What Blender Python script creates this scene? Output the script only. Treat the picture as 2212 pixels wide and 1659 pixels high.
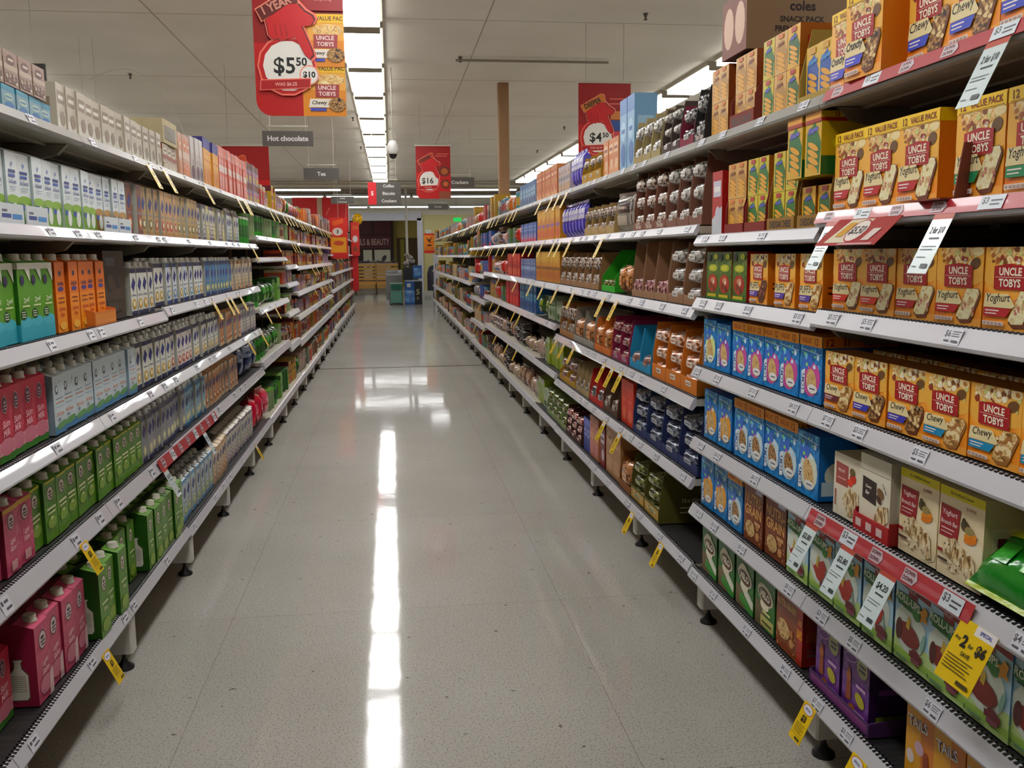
import bpy, math, random
from math import sin, cos, pi, radians
from mathutils import Vector, Matrix

for o in list(bpy.data.objects): bpy.data.objects.remove(o)
SC = bpy.context.scene
COL = SC.collection

# ------------------------------------------------------------------ camera, world, exposure
def aim(yaw, pitch, roll):
    f = Vector((sin(yaw)*cos(pitch), cos(yaw)*cos(pitch), -sin(pitch)))
    r = Vector((cos(yaw), -sin(yaw), 0)); u = r.cross(f)
    r2 = r*cos(roll)-u*sin(roll); u2 = r*sin(roll)+u*cos(roll)
    return Matrix((r2, u2, -f)).transposed()
cam_data = bpy.data.cameras.new('camera'); cam = bpy.data.objects.new('camera', cam_data); COL.objects.link(cam)
cam_data.sensor_fit = 'HORIZONTAL'; cam_data.sensor_width = 36.0
cam_data.lens = 2001.86/2212*36.0
cam_data.clip_start = .05; cam_data.clip_end = 200
cam.matrix_world = Matrix.Translation((0, 0, 1.3144)) @ aim(.1278, .1389, .0103).to_4x4()
SC.camera = cam
w = bpy.data.worlds.new('world'); SC.world = w; w.use_nodes = True
w.node_tree.nodes['Background'].inputs[0].default_value = (.9, .88, .8, 1)
w.node_tree.nodes['Background'].inputs[1].default_value = .03
SC.view_settings.view_transform = 'Standard'; SC.view_settings.look = 'None'
SC.view_settings.gamma = 1; SC.view_settings.use_curve_mapping = False
SC.view_settings.exposure = .5
LAMP = 9.0          # radiance of the fluorescent diffusers

# ------------------------------------------------------------------ materials
def lin(h):
    h = h.lstrip('#'); h = ''.join(ch*2 for ch in h) if len(h) == 3 else h; c = [int(h[i:i+2], 16)/255 for i in (0, 2, 4)]
    g_ = .3*c[0]+.59*c[1]+.11*c[2]; c = [min(1, max(0, g_+(v-g_)*1.16)) for v in c]
    return tuple(x/12.92 if x <= .04045 else ((x+.055)/1.055)**2.4 for x in c)+(1,)
MATS = {}
def M(key, rough=.45, metal=0, emit=0, coat=0):
    k = (key, rough, metal, emit, coat)
    if k in MATS: return MATS[k]
    m = bpy.data.materials.new('mat_'+key.replace('#', '')); m.use_nodes = True
    b = m.node_tree.nodes['Principled BSDF']
    b.inputs['Base Color'].default_value = lin(key); b.inputs['Roughness'].default_value = rough
    b.inputs['Metallic'].default_value = metal; b.inputs['Coat Weight'].default_value = coat
    if emit:
        b.inputs['Emission Color'].default_value = lin(key); b.inputs['Emission Strength'].default_value = emit
    MATS[k] = m; return m
def ramp_mat(key, cols, scale=40, rough=.4, kind='noise', bump=0, stretch=(1, 1, 1), detail=3, coat=0, metal=0):
    """printed or mottled surface: a noise or cell pattern run through a colour ramp of the thing's own colours"""
    k = ('ramp', key)
    if k in MATS: return MATS[k]
    m = bpy.data.materials.new('mat_'+key); m.use_nodes = True; n = m.node_tree; b = n.nodes['Principled BSDF']
    tc = n.nodes.new('ShaderNodeTexCoord'); mp = n.nodes.new('ShaderNodeMapping'); mp.inputs['Scale'].default_value = stretch
    n.links.new(tc.outputs['Object'], mp.inputs[0])
    if kind == 'cell':
        t = n.nodes.new('ShaderNodeTexVoronoi'); t.inputs['Scale'].default_value = scale; out = t.outputs['Color']
        s = n.nodes.new('ShaderNodeSeparateColor'); n.links.new(out, s.inputs[0]); out = s.outputs[0]
    else:
        t = n.nodes.new('ShaderNodeTexNoise'); t.inputs['Scale'].default_value = scale; t.inputs['Detail'].default_value = detail; out = t.outputs[0]
    n.links.new(mp.outputs[0], t.inputs['Vector'])
    r = n.nodes.new('ShaderNodeValToRGB'); e = r.color_ramp.elements
    lo, hi = (.0, 1.) if kind == 'cell' else (.36, .64)
    while len(e) < len(cols): e.new(.5)
    for i, c in enumerate(cols):
        e[i].position = lo+(hi-lo)*i/(len(cols)-1) if kind != 'cell' else i/len(cols)
        e[i].color = lin(c)
    if kind == 'cell': r.color_ramp.interpolation = 'CONSTANT'
    n.links.new(out, r.inputs[0]); n.links.new(r.outputs[0], b.inputs['Base Color'])
    b.inputs['Roughness'].default_value = rough; b.inputs['Coat Weight'].default_value = coat; b.inputs['Metallic'].default_value = metal
    if bump:
        bp = n.nodes.new('ShaderNodeBump'); bp.inputs['Strength'].default_value = bump; bp.inputs['Distance'].default_value = .004
        t2 = n.nodes.new('ShaderNodeTexNoise'); t2.inputs['Scale'].default_value = 26; t2.inputs['Detail'].default_value = 2
        n.links.new(tc.outputs['Object'], t2.inputs['Vector'])
        n.links.new(t2.outputs[0], bp.inputs['Height']); n.links.new(bp.outputs[0], b.inputs['Normal'])
    MATS[k] = m; return m
def film(h, rough=.22):      # wrinkled printed plastic film
    return ramp_mat('film'+h.strip('#')+str(rough), [h, h], 10, rough, bump=.9, coat=.3)
def asmat(c):
    if not isinstance(c, str): return c
    return M(c, .4)

# ------------------------------------------------------------------ mesh builder
TXT = {}
def text_geo(s, bold=0):
    if (s, bold) in TXT: return TXT[(s, bold)]
    c = bpy.data.curves.new('t', 'FONT'); c.body = s; c.resolution_u = 2; c.offset = bold
    o = bpy.data.objects.new('t', c); COL.objects.link(o)
    bpy.context.view_layer.update()
    e = o.evaluated_get(bpy.context.evaluated_depsgraph_get()); me = e.to_mesh()
    V = [(v.co.x, v.co.y) for v in me.vertices]; F = [tuple(p.vertices) for p in me.polygons]
    e.to_mesh_clear(); bpy.data.objects.remove(o); bpy.data.curves.remove(c)
    x0 = min(v[0] for v in V); x1 = max(v[0] for v in V); y0 = min(v[1] for v in V); y1 = max(v[1] for v in V)
    sc = max(y1-y0, 1e-6)
    V = [((x-x0-(x1-x0)/2)/sc, (y-y0-(y1-y0)/2)/sc) for x, y in V]
    TXT[(s, bold)] = (V, F, (x1-x0)/sc); return TXT[(s, bold)]

class MB:
    def __init__(self): self.v = []; self.f = []; self.m = []; self.mats = []; self.smooth = []
    def mi(self, m):
        m = asmat(m)
        if m not in self.mats: self.mats.append(m)
        return self.mats.index(m)
    def add(self, V, F, mat, sm=False):
        b = len(self.v); self.v += [tuple(p) for p in V]; i = self.mi(mat)
        for f in F: self.f.append(tuple(b+k for k in f)); self.m.append(i); self.smooth.append(sm)
        return self
    def box(self, x0, y0, z0, x1, y1, z1, mat, front=None, top=None):
        V = [(x0,y0,z0),(x1,y0,z0),(x1,y1,z0),(x0,y1,z0),(x0,y0,z1),(x1,y0,z1),(x1,y1,z1),(x0,y1,z1)]
        self.add(V, [(0,3,2,1),(1,2,6,5),(2,3,7,6),(3,0,4,7)], mat)
        self.add(V, [(0,1,5,4)], front or mat); self.add(V, [(4,5,6,7)], top or mat); return self
    def bev(self, x0, y0, z0, x1, y1, z1, b, mat):
        """box with chamfered vertical edges"""
        P = [(x0+b,y0),(x1-b,y0),(x1,y0+b),(x1,y1-b),(x1-b,y1),(x0+b,y1),(x0,y1-b),(x0,y0+b)]
        return self.prism(P, z0, z1, mat)
    def prism(self, P, z0, z1, mat):
        n = len(P); V = [(x,y,z0) for x,y in P]+[(x,y,z1) for x,y in P]
        F = [(i,(i+1)%n,n+(i+1)%n,n+i) for i in range(n)]+[tuple(range(n-1,-1,-1)), tuple(range(n,2*n))]
        return self.add(V, F, mat)
    def xprism(self, P, x0, x1, mat, sm=False):
        """profile P of (y,z) extruded along x"""
        n = len(P); V = [(x0,y,z) for y,z in P]+[(x1,y,z) for y,z in P]
        self.add(V, [(i,n+i,n+(i+1)%n,(i+1)%n) for i in range(n)], mat, sm)
        return self.add(V, [tuple(range(n)), tuple(range(2*n-1,n-1,-1))], mat)
    def lathe(self, prof, cx, cy, mat, n=14, sm=True):
        V = []; F = []
        for r, z in prof: V += [(cx+r*cos(2*pi*k/n), cy+r*sin(2*pi*k/n), z) for k in range(n)]
        for j in range(len(prof)-1):
            for k in range(n): F.append((j*n+k, j*n+(k+1)%n, (j+1)*n+(k+1)%n, (j+1)*n+k))
        self.add(V, F, mat, sm)
        return self.add(V, [tuple(range(n-1,-1,-1)), tuple(range((len(prof)-1)*n, len(prof)*n))], mat)
    def tube(self, pts, r, mat, n=6):
        pts = [Vector(p) for p in pts]; V = []; F = []
        for i, p in enumerate(pts):
            d = (pts[min(i+1, len(pts)-1)]-pts[max(i-1, 0)]).normalized()
            a = d.cross(Vector((0,0,1)));  a = a.normalized() if a.length > .01 else Vector((1,0,0))
            b = d.cross(a)
            V += [p+a*r*cos(2*pi*k/n)+b*r*sin(2*pi*k/n) for k in range(n)]
        for j in range(len(pts)-1):
            for k in range(n): F.append((j*n+k, j*n+(k+1)%n, (j+1)*n+(k+1)%n, (j+1)*n+k))
        self.add(V, F, mat, True); return self.add(V, [tuple(range(n)), tuple(range(len(V)-n, len(V)))], mat)
    def art(self, O, U, Vv, w, h, items, step=.00022):
        """printed graphics: flat shapes on a face. O = lower left corner, U/Vv = unit axes; shapes in fractions of w and h"""
        O = Vector(O); U = Vector(U); W = Vector(Vv); N = U.cross(W); k = 0
        for it in items:
            k += 1; off = N*step*k; t = it[0]
            P3 = lambda x, y: O+U*(min(max(x, 0.), 1.)*w)+W*(min(max(y, 0.), 1.)*h)+off
            if t == 'r':
                _, x0, y0, x1, y1, c = it
                self.add([P3(x0,y0),P3(x1,y0),P3(x1,y1),P3(x0,y1)], [(0,1,2,3)], c)
            elif t == 'p':
                self.add([P3(*p) for p in it[1]], [tuple(range(len(it[1])))], it[2])
            elif t == 'e':
                _, cx, cy, rx, ry, c = it[:6]; a = it[6] if len(it) > 6 else 0; n = it[7] if len(it) > 7 else 14
                pts = []
                for j in range(n):
                    x = rx*cos(2*pi*j/n)*w; y = ry*sin(2*pi*j/n)*h
                    pts.append(P3(cx+(x*cos(a)-y*sin(a))/w, cy+(x*sin(a)+y*cos(a))/h))
                self.add(pts, [tuple(range(n))], c)
            elif t == 't':
                _, s, cx, cy, th, c = it[:6]; mw = it[6] if len(it) > 6 else 9; sh = it[7] if len(it) > 7 else 0
                a = it[8] if len(it) > 8 else 0; bold = it[9] if len(it) > 9 else .02
                V2, F2, asp = text_geo(s, bold); H = th*h; Wd = min(asp*H, mw*w); sx = Wd/asp
                pts = []
                for x, y in V2:
                    X = x*sx+y*H*sh; Y = y*H
                    pts.append(P3(cx+(X*cos(a)-Y*sin(a))/w, cy+(X*sin(a)+Y*cos(a))/h))
                self.add(pts, F2, c)
            elif t == 's':      # speckles
                _, x0, y0, x1, y1, n, r, cols, seed = it; rg = random.Random(seed)
                for j in range(n):
                    cx = rg.uniform(x0,x1); cy = rg.uniform(y0,y1); rr = r*rg.uniform(.5,1.2); a0 = rg.uniform(0,6)
                    self.add([P3(cx+rr*cos(a0+q*pi/2.5)/w, cy+rr*rg.uniform(.6,1)*sin(a0+q*pi/2.5)/h) for q in range(5)], [tuple(range(5))], rg.choice(cols))
        return self
    def front(self, w, h, items, y=0, x0=None, z0=0, step=.00022):
        return self.art((-w/2 if x0 is None else x0, y, z0), (1,0,0), (0,0,1), w, h, items, step)
    def sideL(self, w, h, d, items):   # the face at local -x
        return self.art((-w/2, d, 0), (0,-1,0), (0,0,1), d, h, items)
    def sides(self, w, h, d, items):
        self.sideL(w, h, d, items); return self.sideR(w, h, d, items)
    def sideR(self, w, h, d, items):
        return self.art((w/2, 0, 0), (0,1,0), (0,0,1), d, h, items)
    def mesh(self, name):
        me = bpy.data.meshes.new(name); me.from_pydata(self.v, [], self.f)
        for m in self.mats: me.materials.append(m)
        me.polygons.foreach_set('material_index', self.m); me.polygons.foreach_set('use_smooth', self.smooth)
        me.update(); return me

def ob(name, me, parent=None, loc=(0,0,0), rz=0, **pr):
    if isinstance(me, MB): me = me.mesh(name)
    o = bpy.data.objects.new(name, me); COL.objects.link(o); o.location = loc; o.rotation_euler = (0,0,rz)
    if parent: o.parent = parent
    for k, v in pr.items(): o[k] = v
    return o
def struct(name, mb, **pr): return ob(name, mb, kind='structure', **pr)

ORD = 'zeroth first second third fourth fifth sixth seventh eighth ninth tenth eleventh twelfth thirteenth fourteenth fifteenth sixteenth seventeenth eighteenth nineteenth'.split()
TENS = {2:('twenty','twentieth'),3:('thirty','thirtieth'),4:('forty','fortieth'),5:('fifty','fiftieth'),6:('sixty','sixtieth'),7:('seventy','seventieth'),8:('eighty','eightieth'),9:('ninety','ninetieth')}
def ordn(n):
    if n < 20: return ORD[n]
    return TENS[n//10][1] if n % 10 == 0 else TENS[n//10][0]+'-'+ORD[n % 10]

# ------------------------------------------------------------------ the store shell
XR, XL, XLB = 1.015, -.90, -.862          # price rail planes: right gondola, left gondola, left base
def floor_mat():
    m = bpy.data.materials.new('vinyl_floor'); m.use_nodes = True; n = m.node_tree; b = n.nodes['Principled BSDF']
    tc = n.nodes.new('ShaderNodeTexCoord')
    def noise(s, d=3, st=None):
        t = n.nodes.new('ShaderNodeTexNoise'); t.inputs['Scale'].default_value = s; t.inputs['Detail'].default_value = d
        if st:
            mp = n.nodes.new('ShaderNodeMapping'); mp.inputs['Scale'].default_value = st
            n.links.new(tc.outputs['Object'], mp.inputs[0]); n.links.new(mp.outputs[0], t.inputs['Vector'])
        else: n.links.new(tc.outputs['Object'], t.inputs['Vector'])
        return t
    def ramp(src, ps):
        r = n.nodes.new('ShaderNodeValToRGB'); e = r.color_ramp.elements
        while len(e) < len(ps): e.new(.5)
        for i, (p, c) in enumerate(ps): e[i].position = p; e[i].color = lin(c)
        n.links.new(src, r.inputs[0]); return r
    def mul(a, bb, f=1):
        x = n.nodes.new('ShaderNodeMix'); x.data_type = 'RGBA'; x.blend_type = 'MULTIPLY'; x.inputs[0].default_value = f
        n.links.new(a, x.inputs[6]); n.links.new(bb, x.inputs[7]); return x.outputs[2]
    base = ramp(noise(1.1).outputs[0], [(.35, '#aeaaa2'), (.65, '#b7b4ad')])
    spk = ramp(noise(170, 2).outputs[0], [(.34, '#c4c0b8'), (.46, '#ffffff')])
    spk2 = ramp(noise(26, 4).outputs[0], [(.26, '#96918a'), (.31, '#ffffff')])
    br = n.nodes.new('ShaderNodeTexBrick'); br.offset = 0; br.inputs['Scale'].default_value = 1
    br.inputs['Brick Width'].default_value = 1.22; br.inputs['Row Height'].default_value = 1.22; br.inputs['Mortar Size'].default_value = .0012
    br.inputs['Color1'].default_value = (1,1,1,1); br.inputs['Color2'].default_value = (.97,.97,.97,1); br.inputs['Mortar'].default_value = (.62,.6,.56,1)
    mp = n.nodes.new('ShaderNodeMapping'); mp.inputs['Location'].default_value = (.61, .3, 0)
    n.links.new(tc.outputs['Object'], mp.inputs[0]); n.links.new(mp.outputs[0], br.inputs['Vector'])
    c = mul(mul(mul(base.outputs[0], spk.outputs[0]), spk2.outputs[0]), br.outputs[0])
    n.links.new(c, b.inputs['Base Color'])
    b.inputs['Roughness'].default_value = .55; b.inputs['Specular IOR Level'].default_value = .2
    b.inputs['Coat Weight'].default_value = .75; b.inputs['Coat IOR'].default_value = 1.62
    cr = n.nodes.new('ShaderNodeMapRange'); cr.inputs[3].default_value = .03; cr.inputs[4].default_value = .10
    n.links.new(noise(2.2, 5, (1, .35, 1)).outputs[0], cr.inputs[0]); n.links.new(cr.outputs[0], b.inputs['Coat Roughness'])
    bp = n.nodes.new('ShaderNodeBump'); bp.inputs['Strength'].default_value = .35; bp.inputs['Distance'].default_value = .0016
    n.links.new(noise(5, 2).outputs[0], bp.inputs['Height']); n.links.new(bp.outputs[0], b.inputs['Coat Normal'])
    return m
def ceil_mat():
    return ramp_mat('ceiling_paint', ['#dad6ce', '#e2ded6'], 1.2, .75)
YE = 22.75          # far end of the gondolas
SW = 11.0
f = MB().box(-SW, -3, -.1, SW, 44, 0, floor_mat()); struct('floor', f)
s = MB().box(-.885, 11.01, 0, 1.1, 11.05, .003, M('#3b352c', .5)); struct('trim_1', s)
cm = ceil_mat()
g = MB().box(-SW, -3, 3.05, SW, YE+.2, 3.15, cm)
for k in range(-4, 6):                                     # joints between the ceiling sheets
    g.box(k*2.4+.755, -3, 3.047, k*2.4+.764, YE+.2, 3.0505, M('#a8a294', .8))
for k in range(0, 12): g.box(-SW, k*2.4, 3.048, SW, k*2.4+.006, 3.0505, M('#b4ae a0'.replace(' ', ''), .8))
struct('ceiling', g)
struct('trim_2', MB().box(-SW, YE, 2.98, SW, YE+.25, 3.35, M('#d3cdbf', .6)).box(-SW, YE-.05, 2.9, SW, YE+.02, 2.98, M('#c9c3b4', .6)))
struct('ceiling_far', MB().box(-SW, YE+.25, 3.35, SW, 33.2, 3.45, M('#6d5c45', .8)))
struct('wall_left', MB().box(-SW-.1, -3, 0, -SW, 44, 3.6, M('#9a9484', .8)))
struct('wall_right', MB().box(SW, -3, 0, SW+.1, 44, 3.6, M('#9a9484', .8)))
struct('wall_back', MB().box(-SW, -3.1, 0, SW, -3, 3.6, M('#9a9484', .8)))
# front wall of the store with the opening to the mall
YW = 33.0
fw = MB()
cr = M('#c8c08c', .7); wh = M('#d8d8d8', .5)
fw.box(-SW, YW, 2.72, SW, YW+.15, 3.45, M('#cfcbb8', .7))
fw.box(1.12, YW, 0, SW, YW+.15, 2.72, cr); fw.box(-SW, YW, 0, -4.0, YW+.15, 2.72, cr)
struct('wall_front', fw)
struct('trim_3', MB().box(-4.0, YW-.12, 2.52, 1.1, YW, 2.8, M('#b6b6ba', .5)).box(.95, YW-.12, 0, 1.14, YW, 2.6, M('#c4c4cc', .5)))
# mall beyond
struct('wall_far', MB().box(-SW, 40, 0, SW, 40.15, 3.6, M('#b9ad76', .8)))
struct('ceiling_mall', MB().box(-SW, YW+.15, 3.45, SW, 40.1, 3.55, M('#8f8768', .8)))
struct('door_1', MB().box(.3, 39.9, 0, 1.5, 40, 2.05, M('#4a3a22', .5)).box(.42, 39.85, 0, .6, 39.9, 2.0, M('#8a8742', .6)))

# ------------------------------------------------------------------ fluorescent fittings
diff = M('#ffffff', .5, 0, LAMP)
dsd = M('#f4f2ea', .5, 0, LAMP*.5)     # glowing diffuser side, added to brighten the ceiling; dimmer than its face
def troffer_mb(L=1.34, W=.30):
    b = MB(); fr = M('#bdb9ac', .5)
    b.box(-W/2-.02, 0, .04, W/2+.02, L, .078, fr)
    for y in (0, L-.02): b.box(-W/2, y, -.002, W/2, y+.02, .04, fr)
    return b.mesh('housing'), MB().xprism([(-W/2,.04),(-W/2,.003),(W/2,.003),(W/2,.04)], .02, L-.02, dsd).xprism([(-W/2,.003),(-W/2+.01,0),(W/2-.01,0),(W/2,.003)], .02, L-.02, diff).mesh('diffuser')
tr_h, tr_d = troffer_mb()
def fitting(x, y, lab, grp, rz=0, z=2.972, hd=None, dd=None):
    r = ob('ceiling_light', hd or tr_h, loc=(x, y, z), rz=rz, label=lab, category='ceiling light', group=grp)
    ob('diffuser', dd or tr_d, r, rz=pi/2); return r
for i in range(16):
    y = 7.244+1.507*(i-5)+.083
    if y > YE-1.4 or y < -2.2: continue
    fitting(-.18, y, f'{ordn(i+1)} white fluorescent panel from the near end above this aisle', 'panels above the middle aisle')
for sx, nm in ((3.1, 'right'), (-3.52, 'left')):
    for i in range(16):
        y = 7.0+1.507*(i-5)
        if y > YE-1.4: continue
        fitting(sx, y, f'{ordn(i+1)} white fluorescent panel from the near end, next aisle to the {nm}', f'panels above the aisle to the {nm}')
for sx in (6.4, -6.6):
    nm = 'right' if sx > 0 else 'left'
    for i in range(1, 16, 2):
        fitting(sx, 7.0+1.507*(i-5), f'{ordn(i+1)} white fluorescent panel in second aisle over to the {nm}', f'panels two aisles to the {nm}')
# cross-wise battens over the checkouts
bt = MB().box(-1.2, -.07, .03, 1.2, .07, .09, M('#c8c6bd', .5)).mesh('batten')
btd = MB().box(-1.17, -.055, 0, 1.17, .055, .03, diff).mesh('tube')
n = 0
for (x, y, z) in [(-2.4, 24.6, 2.98), (2.15, 24.6, 2.98), (-3.05, 27.4, 2.98), (-.58, 27.4, 2.98), (1.88, 27.4, 2.98), (4.35, 27.4, 2.98), (5.0,24.6,2.98), (-5.2,26.0,2.98),(-1.9, 31.6, 2.9), (.55, 31.6, 2.9), (-4.4, 31.6, 2.9), (3.2, 31.6, 2.9)]:
    n += 1
    r = ob('batten_light', bt, loc=(x, y, z), label=f'crosswise fluorescent batten over the checkouts, {ordn(n)} counting from the aisle end', category='ceiling light', group='battens over the checkouts')
    ob('tube', btd, r)
    ob('hanger', MB().box(-1.0, -.006, .09, -.988, .006, 3.35-z, M('#c8c6bd')).box(.988, -.006, .09, 1.0, .006, 3.35-z, M('#c8c6bd')), r)
for x in (-5,-1.5,2): 
    r = ob('mall_light', MB().box(-.6,-.3,0,.6,.3,.06, M('#d0cdc0')), loc=(x, 36.5, 3.39), label=f'mall ceiling panel beyond the store opening, {["left","middle","right"][[-5,-1.5,2].index(x)]} of three', category='ceiling light')
    ob('diffuser', MB().box(-.55,-.25,-.01,.55,.25,0, M('#fff4d8', .5, 0, 9)), r)

# ------------------------------------------------------------------ gondola bays
RS = [(-.57,2.129,[1.68,1.405,1.175,.935,.69,.455,.225]), (2.129,3.029,[1.68,1.37,1.165,.935,.69,.455,.225]),
      (3.029,5.729,[1.68,1.406,1.13,.82,.54,.235]), (5.729,10.229,[1.68,1.406,1.13,.88,.57,.24]),
      (10.229,12.029,[1.68,1.40,1.09,.80,.51,.24]), (12.029,22.83,[1.67,1.31,.96,.61,.25])]
LS = [(-.647,3.853,[1.68,1.40,1.105,.83,.555,.215]), (3.853,6.553,[1.68,1.40,1.12,.83,.56,.20]),
      (6.553,8.353,[1.685,1.46,1.31,.96,.59,.19]), (8.353,9.253,[1.69,1.46,1.24,1.08,.82,.53,.19]),
      (9.253,14.653,[1.68,1.45,1.22,.97,.735,.49,.18]), (14.653,22.76,[1.68,1.35,1.05,.78,.5,.2])]
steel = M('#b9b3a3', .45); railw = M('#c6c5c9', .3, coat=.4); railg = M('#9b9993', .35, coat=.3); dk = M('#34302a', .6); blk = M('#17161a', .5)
ribbed = ramp_mat('ribbed_mat', ['#141414', '#2b2a29'], 60, .5, stretch=(1, .02, 1))
BW = .9
def shelf_mesh(base, near):
    b = MB()
    b.box(-BW/2, .012, -.028, BW/2, .48, -.004, steel, top=(ribbed if near else steel))
    if near:      # toothed edge of the black shelf mat
        for k in range(64): b.box(-BW/2+.005+k*.014, .004, -.006, -BW/2+.012+k*.014, .02, .003, blk)
    for k in range(3): b.box(-BW/2, .1+.12*k, -.034, BW/2, .112+.12*k, -.028, steel)
    return b.mesh('shelf')
def rail_mesh(fh, tick, seed, mat):
    b = MB(); t = .42      # the face leans out towards the shopper
    P = [(.012, .003), (.004, .0), (-fh*t, -fh), (-fh*t+.003, -fh-.007), (-fh*t+.012, -fh-.010), (.012, -fh*.8)]
    b.xprism(P, -BW/2+.002, BW/2-.002, mat)
    if tick:
        rg = random.Random(seed); nrm = Vector((0, -fh, fh*t)).normalized()
        up = Vector((0, fh*t, fh)).normalized(); L = math.hypot(fh*t, fh)
        x = -BW/2+rg.uniform(.02, .08)
        while x < BW/2-.07:
            k = M('#5a5a62', .5)
            o0 = Vector((x, -fh*t, -fh))+nrm*.0004
            it = [('r', 0, .06, 1, .94, M('#dcdce2', .35))]
            if tick > 1:
                it += [('t', rg.choice(['$3', '$4', '$5', '$7', '$3', '$6']), .2, .62, .42, k, .4), ('r', .45, .74, .95, .79, k), ('r', .45, .62, .85, .66, k), ('r', .45, .5, .9, .54, k), ('r', .1, .2, .4, .3, k), ('r', .55, .18, .9, .3, k)]
            else: it += [('r', .1, .55, .3, .8, k), ('r', .4, .6, .8, .75, k), ('r', .35, .25, .9, .38, k)]
            b.art(o0, (1,0,0), up, .052, L, it)
            x += rg.uniform(.14, .34) if tick > 1 else rg.uniform(.2, .5)
    return b.mesh('price_rail')
SH = {k: shelf_mesh(*k) for k in ((0,0),(0,1))}
RAILS = {}
def rail(fh, tick, seed, mat):
    k = (fh, tick, seed % 3 if tick else 0, mat.name)
    if k not in RAILS: RAILS[k] = rail_mesh(fh, tick, k[2], mat)
    return RAILS[k]
legm = {}
def leg_mesh(h):
    h = round(h, 3)
    if h not in legm:
        b = MB().bev(-.028, 0, .058, .028, .085, h, .006, M('#cfcdc6', .4))
        f = MB().lathe([(.006,.03),(.006,.06)], 0, .035, blk, 8).lathe([(.03,0),(.03,.008),(.012,.022),(.008,.034)], 0, .035, blk, 14)
        legm[h] = (b.mesh('leg'), f.mesh('foot'))
    return legm[h]
brk = MB().xprism([(.03,-.03),(.06,-.06),(.14,-.078),(.46,-.078),(.46,-.03)], -.012, .012, M('#8e897c', .5)).mesh('bracket')
backm = MB().box(-BW/2, .49, .1, BW/2, .52, 1.66, dk).box(-BW/2, .40, .0, BW/2, .43, .17, M('#6c6254', .6)).mesh('back_panel')  # back panel dark: the shade behind the stock is put into its colour
upm = MB().box(-.02, .47, 0, .02, .53, 1.72, steel).mesh('upright')
rearm = MB().box(-BW/2, .53, 1.60, BW/2, 1.02, 1.68, steel).box(-BW/2, .53, .05, BW/2, 1.02, .2, steel).box(-BW/2, .9, .2, BW/2, .95, 1.6, M('#80735a', .6)).mesh('rear_side')
def RH(z, base, side):      # height of the price rail's face
    if base: return .030
    return .026 if z > 1.25 else (.033 if z > .6 else (.042 if side == 'L' else .032))
def bays(side, secs):
    i = 0
    for (a, b, lv) in secs:
        y = a
        while y < b-.3:
            i += 1; yc = y+BW/2; rz = -pi/2 if side == 'R' else pi/2
            X = XR if side == 'R' else XL
            nm = 'right' if side == 'R' else 'left'
            r = ob('shelving_bay', None, loc=(X, yc, 0), rz=rz, label=f'{ordn(i)} white steel shelving bay from the near end, {nm} side', category='shelving', group=f'shelving bays on the {nm}')
            near = y < 6.5
            for j, z in enumerate(lv):
                base = j == len(lv)-1; off = 0 if not (base and side == 'L') else -.04
                s_ = ob('shelf', SH[(0, 1 if near and z < 1.2 else 0)], r, (0, off, z))
                fh = RH(z, base, side)
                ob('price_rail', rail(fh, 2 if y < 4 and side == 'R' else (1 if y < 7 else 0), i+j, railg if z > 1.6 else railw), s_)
                if near and z > 1.0 and not base: ob('bracket', brk, s_, (BW/2-.014 if side == 'R' else -BW/2+.014, .01, 0))
            ob('back_panel', backm, r); ob('upright', upm, r, (BW/2-.022 if side == 'R' else -BW/2+.022, 0, 0)); ob('rear_side', rearm, r)
            lm, fm = leg_mesh(lv[-1]-.045)
            l_ = ob('leg', lm, r, (BW/2-.032 if side == 'R' else -BW/2+.032, .045 if side == 'R' else -.045, 0)); ob('levelling_foot', fm, l_)
            y += BW
bays('R', RS); bays('L', LS)
def levels(side, y):
    for a, b, lv in (RS if side == 'R' else LS):
        if a-.01 <= y < b-.01: return lv
    return lv

# ------------------------------------------------------------------ products: placing
CNT = {}
SHELFW = ['top', 'second', 'third', 'fourth', 'fifth', 'sixth', 'seventh']
def put(proto, side, lev, y, desc, cat, name, depth=.03, z=0, yaw=0, z0=None, where='from near end', sx=1, sz=1):
    """one product = one object (its cap etc. as children)"""
    lv = levels(side, y); zb = lv[lev] if z0 is None else z0
    sw = 'bottom' if lev == len(lv)-1 else SHELFW[lev]
    nm = 'right' if side == 'R' else 'left'
    k = (side, sw, desc); CNT[k] = CNT.get(k, 0)+1
    clear = (lv[lev-1]-.036-zb-z) if lev else .6
    Xl = (XR+depth) if side == 'R' else ((XLB if lev == len(lv)-1 else XL)-depth)
    o = ob(name, proto[0], loc=(Xl, y, zb+z+.0006), rz=(-pi/2 if side == 'R' else pi/2)+yaw,
           label=f'{ordn(CNT[k])} {desc} {where}, {sw} shelf, {nm}', category=cat, group=f'{desc}, {sw} shelf {nm}')
    hh = proto[2][1]+(.014 if proto[1] else 0)
    hh *= sz; o.scale.z = sz
    if hh > clear > .03: o.scale.z = sz*clear/hh*.99
    if sx != 1: o.scale.x = sx
    for (pn, pm, ploc) in proto[1]: ob(pn, pm, o, ploc)
    return o
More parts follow.
